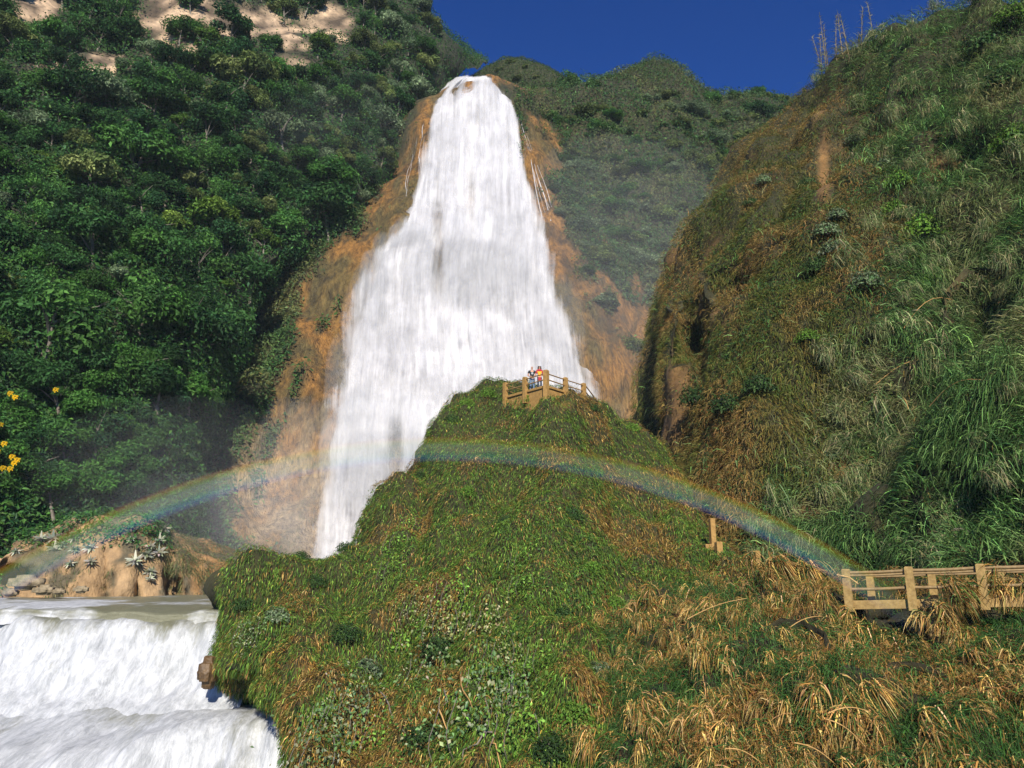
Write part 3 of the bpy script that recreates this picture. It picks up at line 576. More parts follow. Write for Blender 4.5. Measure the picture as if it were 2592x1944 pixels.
# thin side streams
def streams():
    a = Acc(); UV, DN = [], []
    spec = [(1300, 250, 1345, 430, 1420, 720, 1465, 940, 1.3), (1310, 250, 1350, 420, 1390, 560, 1450, 800, 1.0), (1315, 300, 1375, 520, 1440, 700, 1480, 900, 1.5), (1318, 290, 1385, 500, 1430, 640, 1490, 800, .9),
            (1330, 380, 1400, 560, 1450, 720, 1500, 830, .7), (1430, 690, 1460, 800, 1510, 960, 1530, 1060, .6), (1440, 700, 1490, 790, 1530, 900, 1560, 1060, .5), (1380, 560, 1420, 740, 1455, 880, 1500, 1010, 1.6),
            (1400, 600, 1430, 780, 1470, 930, 1510, 1040, 1.2), (1345, 400, 1370, 560, 1400, 700, 1440, 900, 1.8), (1060, 330, 1040, 420, 1030, 480, 1025, 540, .6), (1045, 370, 1035, 440, 1022, 520, 1015, 580, .5), (1075, 300, 1065, 360, 1062, 420, 1060, 470, 1.0)]
    for q in spec:
        k = np.linspace(0, 1, 40); X = np.interp(k, [0, .33, .66, 1], q[0:8:2])+3*np.sin(k*9+q[0])+14*(fbm(np.stack([k*7, 0*k+q[0]*.37, 0*k], -1), 1, 3, 91)-.5); Yp = np.interp(k, [0, .33, .66, 1], q[1:8:2]); d = B.yat(X, Yp)-1.6
        d = np.convolve(np.pad(d, 4, 'edge'), np.ones(9)/9, 'valid'); c = at(X, Yp, d); w_ = q[8]*(.25+.35*k)*.8; X = X
        Vv = np.concatenate([c[:, None]+np.array([-1, 0, 0])*w_[:, None, None]*.5, c[:, None]+np.array([0, -.3, 0])*w_[:, None, None], c[:, None]+np.array([1, 0, 0])*w_[:, None, None]*.5], 1)
        i = np.arange(39)*3; Q = np.concatenate([np.stack([i, i+1, i+4, i+3], -1), np.stack([i+1, i+2, i+5, i+4], -1)]); a.add((Vv.reshape(-1, 3), Q), np.ones((120, 3)))
        UV.append(np.stack([np.tile([0, 1, 2], 40)*w_.repeat(3)*.8+q[0], np.repeat(60*(1-k), 3)], -1)); DN.append(np.tile([.05, .72, .05], 40)*np.repeat(sstep(0, .12, k)*sstep(0, .25, 1-k), 3))
    return mesh('side_stream', np.concatenate(a.V), np.concatenate(a.Q), None, M_FALL, True, np.concatenate(UV), {'den': np.concatenate(DN)})
link('side_stream', streams(), wf)
# river pool, upper and lower cascade
def water_grid(prof, x0, x1, nx, per, mat, name, amp, murk, seed, curve=0.0):
    pr = cr1(np.array(prof, float), per); Xs = np.linspace(x0, x1, nx); s = np.concatenate([[0], np.cumsum(np.linalg.norm(np.diff(pr[:, :2], axis=0), axis=1))])
    P = np.stack([Xs[None]+0*pr[:, :1], pr[:, :1]+0*Xs[None], pr[:, 1:2]+0*Xs[None]], -1)
    lip = (fbm(np.stack([Xs, 0*Xs, 0*Xs], -1), 3.5, 3, seed)-.5)*3.4+(fbm(np.stack([Xs, 0*Xs, 0*Xs], -1), 1.1, 2, seed+1)-.5)*.7+curve*((Xs-x1)/12)**2
    P[..., 1] -= lip[None]*pr[:, 2:3]; P[..., 2] += ((fbm(np.stack([Xs, 0*Xs, 0*Xs], -1), 4.5, 3, 77)-.55)*1.1)[None]*np.minimum(pr[:, 2:3], .6)*(.4 if curve > 0 else 1)
    nb = (fbm(P*np.array([1, .6, .45]), 1.3, 5, seed+3)-.5)*2; P[..., 1] -= nb*amp*1.6*pr[:, 2:3]; P[..., 2] += nb*amp*.9*(.3+pr[:, 2:3])*(1+1.2*curve*sstep(-11, -18, Xs)[None])
    wX = sstep(-12.5, -19, Xs)[None]*(curve > 0); P[..., 1] -= 2.6*wX*pr[:, 2:3]; P[..., 2] -= wX*1.0*sstep(43, 35, pr[:, 0:1])
    den = pr[:, 3:4]+.3*curve*2*sstep(-12, -19, Xs)[None]+(.42*sstep(-18, -27, Xs)[None]*sstep(66, 50, pr[:, 0:1]) if name == 'river_pool' else 0)+(fbm(P*np.array([1, .6, .16]), 1.9, 5, seed+6)-.5)*murk*1.7
    r, c_ = P.shape[:2]; i = (np.arange(r-1)[:, None]*c_+np.arange(c_-1)).ravel()
    uv = np.stack([Xs[None]+0*s[:, None], -s[:, None]+0*Xs[None]], -1)
    o = link(name, mesh(name, P, np.stack([i, i+1, i+c_+1, i+c_], -1), None, mat, True, uv, {'den': den})); return tag(o, kind='structure')
water_grid([(90, -.5, 0, .2), (70, -.66, 0, .25), (60, -.8, .0, .3), (50, -1.0, .15, .38), (45.4, -1.15, .4, .46), (44.7, -1.38, .6, .46), (44.3, -1.95, .75, .6)], -60, -10, 160, 14, M_POOL, 'river_pool', .34, .95, 401)
water_grid([(47.5, -1.9, .4, .4), (45.2, -1.6, .55, .5), (44, -1.7, 1, .62), (43.3, -2.6, 1, .85), (42.5, -3.9, 1, .95), (41.6, -4.9, .9, 1.0), (40.3, -5.5, .6, 1.0), (38.6, -6.3, .4, .95)], -50, -13, 240, 12, M_CASC, 'upper_cascade', .32, .6, 411)
water_grid([(47, -5.55, 0, .4), (43, -5.55, .05, .5), (40, -5.57, .2, .62), (38, -5.62, .4, .78), (37.0, -5.75, .7, .78), (36.4, -6.3, 1, .84), (35.8, -7.6, 1, .86), (35.1, -9.6, 1, .95), (34.3, -12, 1, 1), (33, -15, 1, 1.0), (28, -16.5, .6, .9)], -48, -8.6, 260, 10, M_CASC, 'lower_cascade', .34, .6, 431, .35)
tag(link('river', mesh('river', np.array([[-80, 2, -16.4], [-4, 2, -16.4], [-4, 32, -16.4], [-80, 32, -16.4]], float), np.array([[0, 1, 2, 3]]), None, M_POOL, False, np.array([[0, 0], [76, 0], [76, 30], [0, 30]]), {'den': np.full(4, .8)})), kind='structure')
# ------------------------------------------------------------------ plants one can tell apart
def tussock_meshes(seed, n, L, wd, greens, drys, rad, gshare=.5):
    out = []; nt_ = 9; ctr = np.stack([rng.normal(0, rad*.75, nt_), rng.normal(0, rad*.3, nt_), rng.normal(0, rad*.35, nt_)], -1)
    for dr, cols, m in ((False, greens, int(n*gshare)), (True, drys, n)):
        k = rng.integers(nt_, size=m) if not dr else rng.integers(nt_-2, size=m); P = ctr[k]+rng.normal(0, rad*.2, (m, 3)); az = rng.normal(-1.57, .9, m)+rng.normal(0, .5, nt_)[k]
        up = rng.uniform(-.5, .5, m) if dr else rng.uniform(.2, 1.4, m)
        D0 = np.stack([np.cos(az), np.sin(az), up], -1)+rng.normal(0, .3, (m, 3))
        V, Q = blades(P, D0, rng.uniform(.35, 1.15, m)*L*(1.1 if dr else .8), wd*rng.uniform(.5, 1.4, m), rng.uniform(1.5, 4.5, m) if dr else rng.uniform(.6, 2.2, m), 5)
        out.append(mesh('dry_blades' if dr else 'green_blades', V, Q, rep(pal(m, cols, var=.35), 12), M_BLADE))
    return out
STRAW = [(.50, .31, .095), (.38, .21, .05), (.60, .41, .17), (.18, .095, .025), (.10, .12, .03)]
TG = [(.06, .14, .03), (.08, .18, .045), (.045, .10, .025)]
tus = [tussock_meshes(i, nn, .62, .026, TG, STRAW, .42, gs) for i, (nn, gs) in enumerate(((330, .4), (420, .25), (260, .9), (340, .5)))]
tusg = [tussock_meshes(i, nn, 1.05, .036, [(.14, .25, .075), (.19, .30, .10), (.10, .19, .055), (.05, .1, .03)], [(.38, .34, .18), (.28, .28, .13), (.17, .22, .085), (.08, .12, .05)], 1.0, .9) for i, nn in enumerate((330, 420, 280))]
def tussock(ms, p, s, label, group, name):
    e = empty(name, label, 'grass tussock', p, group); e.scale = (s*random.uniform(.7, 1.4), s, s*random.uniform(.8, 1.3)); e.rotation_euler = (0, random.uniform(-.45, .45), random.uniform(-.6, .6))
    link('green_blades', ms[0], e); link('dry_blades', ms[1], e); return e
def zone_label(px, py, what):
    a = 'under the footbridge' if (2150 < px < 2600 and py < 1640) else 'by the stair posts' if px < 2050 and py < 1560 else 'along the bottom edge' if py > 1780 else 'on the middle of the slope'
    b = 'at the right edge' if px > 2420 else 'beside the green knoll' if px < 1850 else 'in the reed bank'
    return f'{what} {a} {b}'
pts = []
for p, nrm in zip(*Fs.sample(3500, lambda px, py, Pc: (px > 1560)*(px < 2680)*(py > 1470)*(py < 2020))):
    px, py = (float(v) for v in proj(p)); s = float(rng.uniform(.7, 1.35)); r_ = .42*s*F/p[1]
    if 2150 < px < 2640 and py < 1625 and abs(px-2470) > 70: continue
    if any((px-a)**2+((py-b)*1.25)**2 < (.78*(r_+c_))**2 for a, b, c_ in pts): continue
    pts.append((px, py, r_)); k = int(rng.integers(4)); zl = zone_label(px, py, ('large' if s > 1.1 else 'small')+' straw and green reed tussock')
    tussock(tus[k], p+nrm*.3, s, zl, 'straw tussocks '+zl.split('tussock ')[1], 'straw_tussock')
# tall dry sheaves beside the stair posts and over the bridge
for px, py, s, lab in [(1960, 1500, 1.3, 'lower straw sheaf under the tall one nearest the stair posts'), (2040, 1520, 1.3, 'lower straw sheaf left of the footbridge end'), (2400, 1580, 1.3, 'straw sheaf hanging below the footbridge deck beside its pier'), (1945, 1440, 1.5, 'tall straw sheaf left of the footbridge, nearest the stair posts'), (2010, 1450, 1.55, 'tall straw sheaf between the stair posts and the footbridge'),
                       (2420, 1500, 1.5, 'straw sheaf spilling over the middle of the footbridge railing'), (2545, 1480, 1.5, 'straw sheaf hanging over the right end of the footbridge')]:
    p = at(px, py, 27.2 if px > 2300 else 32.5); tussock(tus[1], p, s, lab, None, 'straw_sheaf')
pts = []
for p, nrm in zip(*D.sample(1500, lambda px, py, Pc: reedzone(px, py)*(px < 2720)*(py > -60)*(py < 1460))):
    px, py = (float(v) for v in proj(p)); s = float(rng.uniform(.7, 1.3)); r_ = 1.0*s*F/p[1]
    if ((px-2475)/95)**2+((py-1345)/70)**2 < 1: continue
    if any((px-a)**2+(py-b)**2 < (1.0*(r_+c_))**2 for a, b, c_ in pts): continue
    pts.append((px, py, r_)); a = 'near the crest of the bluff' if py < 350 else 'on the upper face of the bluff' if py < 750 else 'on the middle face of the bluff' if py < 1100 else 'above the footbridge'
    b = 'right edge' if px > 2400 else 'left part' if px < 2150 else 'centre'
    lab = ('large' if s > 1. else 'small')+f' arching reed clump {a}, {b}'
    tussock(tusg[int(rng.integers(3))], p+nrm*.7, s, lab, lab.replace('clump', 'clumps'), 'reed_clump')
# stems against the sky on the bluff's crest
def stalk_thing(px, py, h, label):
    p, nrm = D.find(px, py-70); h = h*1.25+.8; e = empty('tall_reed', label, 'reed', p-np.array([0, 0, .3])); a = Acc(); a2 = Acc()
    lean = rng.normal(0, .06, 2); k = np.linspace(0, 1, 6)[:, None]; pts_ = np.concatenate([lean[0]*h*k**1.6, lean[1]*h*k, h*k], 1); V, Q = tube(pts_, .05*(1.1-k[:, 0]*.8), 4); a.add((V, Q), np.full((len(V), 3), 1.)*np.array([.34, .26, .14]))
    m = 70; t = np.linspace(.12, .98, m); P = np.stack([np.interp(t, k[:, 0], pts_[:, i]) for i in range(3)], -1)
    D0 = np.concatenate([rng.normal(0, .5, (m, 2)), np.full((m, 1), 1.2)], 1); a2.add(blades(P, D0, rng.uniform(.4, 1.1, m)*(1.2-t*.6), .06, 1.3, 3), rep(pal(m, [(.26, .22, .11), (.15, .17, .07)]), 8))
    link('stem', a.mesh('stem', M_BLADE), e); link('leaf_sheath', a2.mesh('leaf_sheath', M_BLADE), e)
for px, py, h, l in [(2046, 250, 4.2, 'leftmost tall dry reed on the crest of the right bluff'), (2062, 246, 4.0, 'second tall dry reed from the left on the bluff crest'), (2080, 242, 6.0, 'tallest dry feathery reed standing against the sky on the bluff'),
                     (2092, 236, 4.6, 'dry reed just right of the tallest one on the bluff crest'), (2120, 225, 4.6, 'dry reed after the gap on the bluff crest'), (2134, 220, 4.8, 'pale reed in the middle of the crest row'),
                     (2150, 212, 4.2, 'leaning reed right of the middle of the crest row'), (2180, 195, 3.8, 'short reed near the right end of the crest row'), (2215, 175, 3.6, 'last dry reed at the right end of the crest row')]:
    stalk_thing(px, py, h, l)
# broadleaf shrubs on the bluff
def shrub_mesh(seed, r, n, leaf, cols, asp=.5):
    r2 = np.random.default_rng(seed); u = unit(r2.normal(0, 1, (n, 3))); u[:, 2] = np.abs(u[:, 2])*1.0-.35; lob = .7+.6*fbm(u*1.0, .5, 2, seed)
    q = u*r*lob[:, None]*(r2.random((n, 1))**.35)*np.array([1, .8, 1]); a = Acc()
    a.add(leaves(q, unit(u+np.array([0, -.3, .4])), r2.uniform(.7, 1.2, n)*leaf, asp, .5, .45), rep(pal(n, cols, var=.28), 4)); return a
PALEC = [(.12, .18, .08), (.09, .145, .055), (.17, .22, .12)]
def stem_mesh(seed, h, r):
    a = Acc(); r2 = np.random.default_rng(seed)
    for i in range(4):
        k = np.linspace(0, 1, 4)[:, None]; e = np.array([r2.normal(0, .5)*h, r2.normal(0, .3)*h, h]); V, Q = tube(k*e+np.array([0, 0, -.3]), r*(1-.6*k[:, 0]), 4); a.add((V, Q), np.ones((len(V), 3)))
    return a.mesh('stem', M_BARK)
sh_pale = [shrub_mesh(i, 1.5, 650, .3, PALEC).mesh('foliage', M_PALE) for i in (601, 602)]
sh_brt = [shrub_mesh(603, 1.5, 900, .26, [(.10, .20, .025), (.08, .16, .02), (.14, .24, .04)]).mesh('foliage', M_LEAF)]
sh_drk = [shrub_mesh(604, 1.5, 800, .28, [(.035, .075, .02), (.05, .095, .025), (.025, .055, .018)]).mesh('foliage', M_LEAF)]
stm = stem_mesh(9, .9, .04)
def shrub(sh, p, s, label, meshes, name='shrub', cat='shrub', group=None):
    e = empty(name, label, cat, p, group); e.scale = (s, s, s); e.rotation_euler = (0, 0, random.uniform(-.6, .6)); link('stem', stm, e); link('foliage', random.choice(meshes), e); return e
for px, py, s, ms, lab in [(2150, 370, .9, sh_pale, 'pale leaved shrub under the crest beside the bare earth streak'), (2250, 440, 1.2, sh_pale, 'large pale grey green shrub on the upper bluff'), (2130, 560, .8, sh_pale, 'small pale shrub on the bluff below the earth streak'),
   (2110, 640, 1.0, sh_pale, 'pale shrub high on the left part of the bluff, above the pale pair'), (2200, 735, 1.1, sh_pale, 'pale silvery shrub in the middle of the bluff'), (1935, 470, .8, sh_pale, 'pale shrub on the left ridge of the bluff'),
   (2090, 600, 1.0, sh_pale, 'left one of the pale pair of shrubs on the bluff'), (1900, 520, .7, sh_drk, 'dark shrub on the left ridge line of the bluff'), (2040, 480, 1.0, sh_drk, 'dark green shrub left of the earth streak'), (2080, 690, 1.1, sh_drk, 'dark shrub hanging over the middle of the bluff'),
   (2280, 480, 1.1, sh_brt, 'bright green shrub on the upper right bluff, the higher of two'), (2330, 610, 1.5, sh_brt, 'broad bright yellow green patch on the right bluff'), (2350, 720, .9, sh_brt, 'small bright green shrub below the broad yellow green patch'), (2260, 540, 1.0, sh_brt, 'bright shrub between the pale shrub and the yellow green patch'),
   (2500, 130, 1.8, sh_drk, 'large dark leafy shrub at the top right of the bluff'), (2560, 230, 1.7, sh_drk, 'dark leafy shrub at the right edge under the top one'), (2560, 60, 1.6, sh_brt, 'bright leafy shrub at the top right corner of the bluff'), (2580, 380, 1.4, sh_brt, 'green leafy shrub at the right edge of the upper bluff'),
   (2040, 860, .7, sh_brt, 'little bright shrub above the lower dome of the bluff'), (1850, 1040, 1.2, sh_drk, 'dark green bush on the lower dome of the bluff'), (1930, 1000, 1.1, sh_drk, 'right hand dark bush on the lower dome of the bluff'), (1780, 1010, 1.1, sh_drk, 'left hand dark bush on the lower dome of the bluff'),
   (2530, 1260, .8, sh_drk, 'dark shrub in the shade hollow above the footbridge'), (2020, 1360, .7, sh_pale, 'pale drooping plant left of the footbridge behind the straw'), (2240, 1330, .8, sh_brt, 'green shrub behind the left end of the footbridge'), (2110, 1160, .6, sh_pale, 'pale dry shrub by the bare earth scar on the bluff')]:
    p, nrm = D.find(px, py); shrub(D, p+nrm*.5*s, s*.82, lab, ms)
# leafy vines on the knoll
vin = []
for i, cols in enumerate(([(.12, .24, .03), (.17, .31, .05), (.09, .17, .025)], [(.22, .27, .09), (.38, .35, .18), (.14, .2, .05)], [(.09, .17, .05), (.13, .21, .08), (.26, .29, .16)])):
    for j in range(2):
        n_ = 200; P_ = np.stack([rng.normal(0, .5, n_), rng.uniform(-.35, .1, n_), rng.normal(0, .6, n_)], -1); a = Acc()
        a.add(leaves(P_, np.tile([0, -.8, .5], (n_, 1)), rng.uniform(.07, .15, n_), .6, .8, .45), rep(pal(n_, cols, var=.3), 4)); vin.append(a.mesh('foliage', M_PALE if i else M_LEAF))
vst = Acc()
for i in range(3):
    k = np.linspace(0, 1, 6)[:, None]; x0 = rng.normal(0, .3); V, Q = tube(np.concatenate([x0+.1*np.sin(k*5+i), -.05-.25*np.sin(k*2.5), .6-1.2*k], 1), .008, 4); vst.add((V, Q), np.ones((len(V), 3)))
vst = vst.mesh('stem', M_BARK)
for px, py, s, k, lab in [(1010, 1390, 1.1, 0, 'yellow green vine hanging high on the left of the knoll'), (1000, 1460, 1.0, 1, 'yellow green vine just below the high left one on the knoll'), (1045, 1340, .8, 0, 'small leafy vine at the top of the left vine row'),
   (1140, 1520, 1.2, 1, 'bright leafy vine in the middle of the knoll'), (1130, 1590, 1.2, 2, 'pale broad leaved vine in the middle of the knoll'), (1240, 1600, 1.2, 3, 'cream tinged vine right of the middle of the knoll'), (1275, 1660, 1.0, 2, 'cream leaved vine lowest of the middle group'),
   (1335, 1495, .9, 0, 'narrow bright vine on the right of the knoll'), (1330, 1430, .8, 1, 'small bright vine above the narrow one on the knoll'), (1390, 1680, .9, 0, 'leafy vine on the right flank of the knoll'), (1640, 1660, .8, 3, 'pale leafy vine near the straw tussocks'), (1580, 1640, .7, 0, 'small green vine left of the pale one near the straw'),
   (1040, 1660, 1.3, 0, 'deep green vine over the dark hollow of the knoll'), (1090, 1740, 1.4, 4, 'grey green vine on the lower middle of the knoll'), (1240, 1760, 1.5, 5, 'silvery vine low on the knoll'), (1200, 1850, 1.6, 4, 'blue green vine at the bottom middle of the knoll'),
   (850, 1860, 1.4, 5, 'silvery broad leaved vine beside the lower cascade'), (900, 1800, 1.3, 4, 'grey green vine above the silvery one by the cascade'), (820, 1930, 1.4, 5, 'leafy vine at the bottom edge next to the cascade'), (960, 1900, 1.2, 0, 'bright green vine at the bottom left of the knoll'),
   (1330, 1880, 1.3, 1, 'yellow green vine at the bottom right of the vine group'), (1310, 1800, 1.0, 5, 'pale vine above the bottom right one'), (640, 1610, .9, 5, 'pale vine on the left shoulder of the knoll by the cascade'), (1060, 1560, .9, 3, 'small cream vine left of the middle of the knoll')]:
    p, nrm = E.find(px, py); e = empty('hanging_vine', lab, 'vine', p+nrm*.22); e.scale = (s,)*3; link('stem', vst, e); link('foliage', vin[k], e)
for px, py, s, lab in [(1180, 1030, .5, 'leafy tuft on the knoll skyline just left of the lookout'), (1140, 1062, .42, 'leafy tuft second left of the lookout on the skyline'), (1112, 1120, .45, 'leafy tuft leaning out from the steep left edge of the knoll'), (1085, 1170, .4, 'leafy tuft low on the steep left edge of the knoll'), (1230, 1000, .5, 'tall leafy tuft touching the left end of the lookout railing'), (1062, 1212, .42, 'leafy tuft at the foot of the steep left edge'), (870, 1380, .35, 'leafy tuft on the lower left skyline by the fall foot'), (770, 1402, .35, 'leafy tuft on the low shoulder left of the fall foot'), (1345, 1018, .45, 'weed tuft under the corner post of the lookout'), (1500, 1045, .4, 'weed tuft below the right end of the lookout'), (1600, 1090, .5, 'rusty grass tuft by the lowest stair post')]:
    p, nrm = E.find(px, py); shrub(E, p+np.array([0, 0, .12]), s, lab, sh_brt if s > .43 else sh_drk, 'leafy_tuft', 'weed')
for px, py, s, ms, lab in [(620, 1530, .4, sh_drk, 'dark leafy clump at the top of the knoll shoulder by the cascade'), (700, 1560, .45, sh_pale, 'pale clump on the left shoulder of the knoll'), (800, 1480, .4, sh_drk, 'dark clump under the low skyline left of the vines'), (880, 1600, .5, sh_drk, 'dark clump between the left shoulder and the vine row'), (930, 1700, .5, sh_pale, 'silvery clump above the dead slanting twig'), (1180, 1250, .4, sh_brt, 'bright clump high in the middle of the knoll under the rainbow'), (1280, 1330, .4, sh_drk, 'dark clump in the middle of the upper knoll'), (1440, 1300, .45, sh_drk, 'dark clump on the upper right of the knoll'), (1500, 1450, .4, sh_brt, 'bright clump on the right face of the knoll'), (1430, 1560, .4, sh_drk, 'dark clump right of the narrow bright vine'), (1560, 1540, .35, sh_brt, 'small bright clump near the long dead cane'), (1120, 1650, .6, sh_drk, 'dark bushy clump below the pale middle vine'), (1290, 1840, .55, sh_drk, 'dark bushy clump beside the straight root'), (1450, 1800, .5, sh_brt, 'bright clump at the bottom right of the knoll'), (1400, 1900, .5, sh_drk, 'dark clump at the bottom edge right of the vines'), (1080, 1890, .6, sh_drk, 'dark clump at the bottom edge left of the vines'), (1520, 1700, .4, sh_pale, 'pale clump between the knoll vines and the straw tussocks'), (1240, 1150, .35, sh_drk, 'small dark clump below the lookout above the rainbow')]:
    p, nrm = E.find(px, py); shrub(E, p+nrm*.1, s, lab, ms, 'knoll_shrub')
# bare roots and twigs hanging down the knoll
for i, (px, py, dx, dy, lab) in enumerate([(1160, 1680, -40, 100, 'bare root fork on the knoll, left branch'), (1165, 1670, 20, 110, 'bare root fork on the knoll, right branch'), (1240, 1840, -80, 70, 'thick bent root near the bottom of the knoll'), (1255, 1850, 10, 110, 'straight root beside the bent root on the knoll'), (1300, 1690, -6, 100, 'thin hanging root right of the root fork'), (1125, 1790, 8, 120, 'thin hanging root left of the bent root'), (965, 1740, 60, 110, 'dead twig slanting down the lower left knoll')]):
    k = np.linspace(0, 1, 7); q = np.array([sum(E.find(px+dx*t+6*math.sin(t*7+i), py+dy*t)) * np.array([1, 1, 1]) if False else E.find(px+dx*t+6*math.sin(t*7+i), py+dy*t)[0]+np.array([0, -.45, 0]) for t in k])
    V, Q = tube(q, .028*(1.2-.7*k), 5); tag(link('hanging_root', mesh('hanging_root', V, Q, None, M_CANE if i % 2 else M_BARK, True)), lab, 'root')
# dead canes lying in the reeds
for px0, py0, px1, py1, Y, lab in [(1740, 1567, 1890, 1515, 29, 'long dead cane lying across the green slope left of the straw'), (2095, 1806, 2200, 1802, 20.6, 'short dead cane lying level in the middle of the reed bank'), (2090, 1820, 2190, 1890, 20.2, 'dead cane slanting down to the right below the level one'),
   (1985, 1665, 2030, 1720, 23.4, 'broken cane stub over the dark hollow'), (2020, 1700, 1960, 1740, 23.2, 'second broken cane crossing the dark hollow'), (1835, 1895, 1930, 1935, 20.6, 'dead cane at the bottom left of the reed bank'), (2010, 1880, 2120, 1940, 20.2, 'dead cane at the bottom middle of the reed bank'), (1990, 1595, 2080, 1560, 26.5, 'thin dead cane below the footbridge on its left')]:
    k = np.linspace(0, 1, 8)[:, None]; a_, b_ = at(px0, py0, Y-.5), at(px1, py1, Y-.3); q = a_*(1-k)+b_*k+np.array([0, 0, .12])*np.sin(k*3.1); V, Q = tube(q, .018-.008*k[:, 0], 6)
    tag(link('dead_cane', mesh('dead_cane', V, Q, None, M_CANE, True)), lab, 'cane')
for px0, py0, px1, py1, h, lab in [(2290, 870, 2440, 800, 1.0, 'pale arching dead cane highest on the reed slope'), (2270, 985, 2390, 940, .7, 'pale arching cane in the middle of the reed slope'), (2400, 1050, 2520, 1010, .6, 'pale cane arching near the right edge'), (2280, 1070, 2340, 1020, .3, 'short pale cane lying in the reeds')]:
    k = np.linspace(0, 1, 8)[:, None]; a_ = D.find(px0, py0); b_ = D.find(px1, py1); q = (a_[0]+a_[1]*1.3)*(1-k)+(b_[0]+b_[1]*1.3)*k+np.array([0, 0, h])*np.sin(k*3.1); V, Q = tube(q, .026-.012*k[:, 0], 5)
    tag(link('dead_cane', mesh('dead_cane', V, Q, None, M_CANE, True)), lab, 'cane')
# rosette plants on the rock bank
def rosette(seed):
    m = 22; an = np.arange(m)*2.4; el = np.linspace(.15, 1.1, m); D0 = np.stack([np.cos(an)*np.cos(el), np.sin(an)*np.cos(el)*.9-.25, np.sin(el)], -1); V, Q = blades(np.zeros((m, 3)), D0, rng.uniform(.5, .72, m), .24, .7, 4)
    return mesh('leaf_whorl', V, Q, rep(pal(m, [(.34, .36, .26), (.27, .30, .21), (.42, .43, .33)], var=.12), 10), M_PALE)
rs = [rosette(i) for i in range(3)]; rst = stem_mesh(21, .5, .06)
for px, py, s, lab in [(134, 1367, 1.2, 'big pale rosette plant, highest of the left cluster'), (139, 1392, 1.1, 'big pale rosette just below the highest one on the left'), (101, 1370, .9, 'pale rosette left of the big cluster'), (160, 1380, .9, 'pale rosette right of the big cluster'), (196, 1365, .9, 'lone pale rosette high between cluster and cleft'),
   (193, 1394, .8, 'pale rosette directly under the lone high one'), (40, 1400, .8, 'leftmost pale rosette on the bank'), (234, 1392, 1.0, 'pale rosette nearest the dark cleft on its left'), (185, 1428, .8, 'pale rosette low on the left rock'), (228, 1428, .9, 'low pale rosette beside the dark cleft'), (411, 1342, 1.1, 'round pale rosette, topmost right of the cleft'),
   (400, 1375, 1.0, 'pale rosette second from the top right of the cleft'), (403, 1402, 1.1, 'pale rosette third from the top right of the cleft'), (370, 1407, 1.1, 'pale rosette in the middle of the right cluster'), (335, 1426, 1.2, 'widest pale rosette at the left of the right cluster'), (380, 1389, .8, 'small pale rosette inside the right cluster'), (376, 1448, .9, 'pale drooping rosette low on the right rock'), (380, 1466, .7, 'lowest pale rosette hanging over the rock'), (337, 1364, .7, 'small lone rosette on the pale rock face')]:
    p, nrm = G.find(px, py); e = empty('rosette_plant', lab, 'rosette plant', p+nrm*.15); e.scale = (s*1.05,)*3; e.rotation_euler = (.5, 0, random.uniform(-1, 1)*.5); link('stem', rst, e); link('leaf_whorl', random.choice(rs), e)
def boulder(p, sx, sy, sz, seed, lab, mat=None):
    import bmesh
    bm = bmesh.new(); bmesh.ops.create_icosphere(bm, subdivisions=4, radius=1); co = np.array([v.co[:] for v in bm.verts]); d = .75+.5*fbm(co, .9, 3, seed); q = np.round(co*1.9)/1.9*.62+co*.38
    for v, c in zip(bm.verts, q*d[:, None]*np.array([sx, sy, sz])): v.co = c
    me = bpy.data.meshes.new('boulder'); bm.to_mesh(me); bm.free(); me.materials.append(mat or M_STONE); me.polygons.foreach_set('use_smooth', [True]*len(me.polygons)); tag(link('boulder', me, None, p), lab, 'boulder')
for px, py, s, sd, lab in [(66, 1474, .85, 1, 'large pale square boulder at the left of the pool edge'), (112, 1493, .55, 2, 'flat grey boulder right of the large pale one'), (205, 1492, .4, 3, 'small pale stone at the water line below the left rock'), (28, 1500, .45, 4, 'small mossy stone at the far left of the pool edge'), (150, 1497, .35, 5, 'low grey stone between the flat boulder and the small pale stone')]:
    boulder(at(px, py, 57.5), s*1.25, s*.85, s*.62, sd, lab)
boulder(at(528, 1700, 39.6), .42, .5, .75, 8, 'brown wet rock at the right end of the upper cascade', M_WET)
# yellow flowering shrubs at the left edge
pet = Acc(); Pp = rng.normal(0, 1, (26, 3))*np.array([.26, .2, .14])
for q in Pp:
    m = 6; an = np.linspace(0, 6.28, m, endpoint=False); Dq = np.stack([np.cos(an), np.full(m, -.5), np.sin(an)], -1); pet.add(blades(np.tile(q, (m, 1)), Dq, .17, .1, .1, 2), rep(np.tile([.85, .58, .02], (m, 1))*rng.uniform(.8, 1.1), 6))
pet = pet.mesh('blossom', M_FLOWER)
fol = shrub_mesh(640, 1.6, 900, .3, PALS['mid']).mesh('foliage', M_LEAF)
for px, py, s, fl, lab in [(28, 1062, 1.0, [(0, 0), (14, 10)], 'topmost yellow flowering shrub at the left edge'), (30, 1110, .9, [(-6, 4), (10, 22)], 'yellow flowering shrub just below the topmost one'), (22, 1172, 1.2, [(-18, 2), (2, -6), (-12, 14)], 'yellow flowering shrub third from the top at the left edge'), (55, 1195, 1.2, [(-4, -14), (10, -6), (-22, 14), (-4, 16), (4, 2)], 'fullest yellow flowering shrub at the left edge, lowest of four'), (160, 1052, .8, [(0, 0)], 'dull yellow flowering shrub standing right of the others')]:
    p, nrm = A.find(px, py); p = p+nrm*3.0; e = empty('flowering_shrub', lab, 'flowering shrub', p); link('stem', stm, e); f_ = link('foliage', fol, e); f_.scale = (s*.7,)*3
    for dx, dy in fl: b_ = link('blossom', pet, e, (dx*p[1]/F, -1.3*s, -dy*p[1]/F)); b_.scale = (.6,)*3
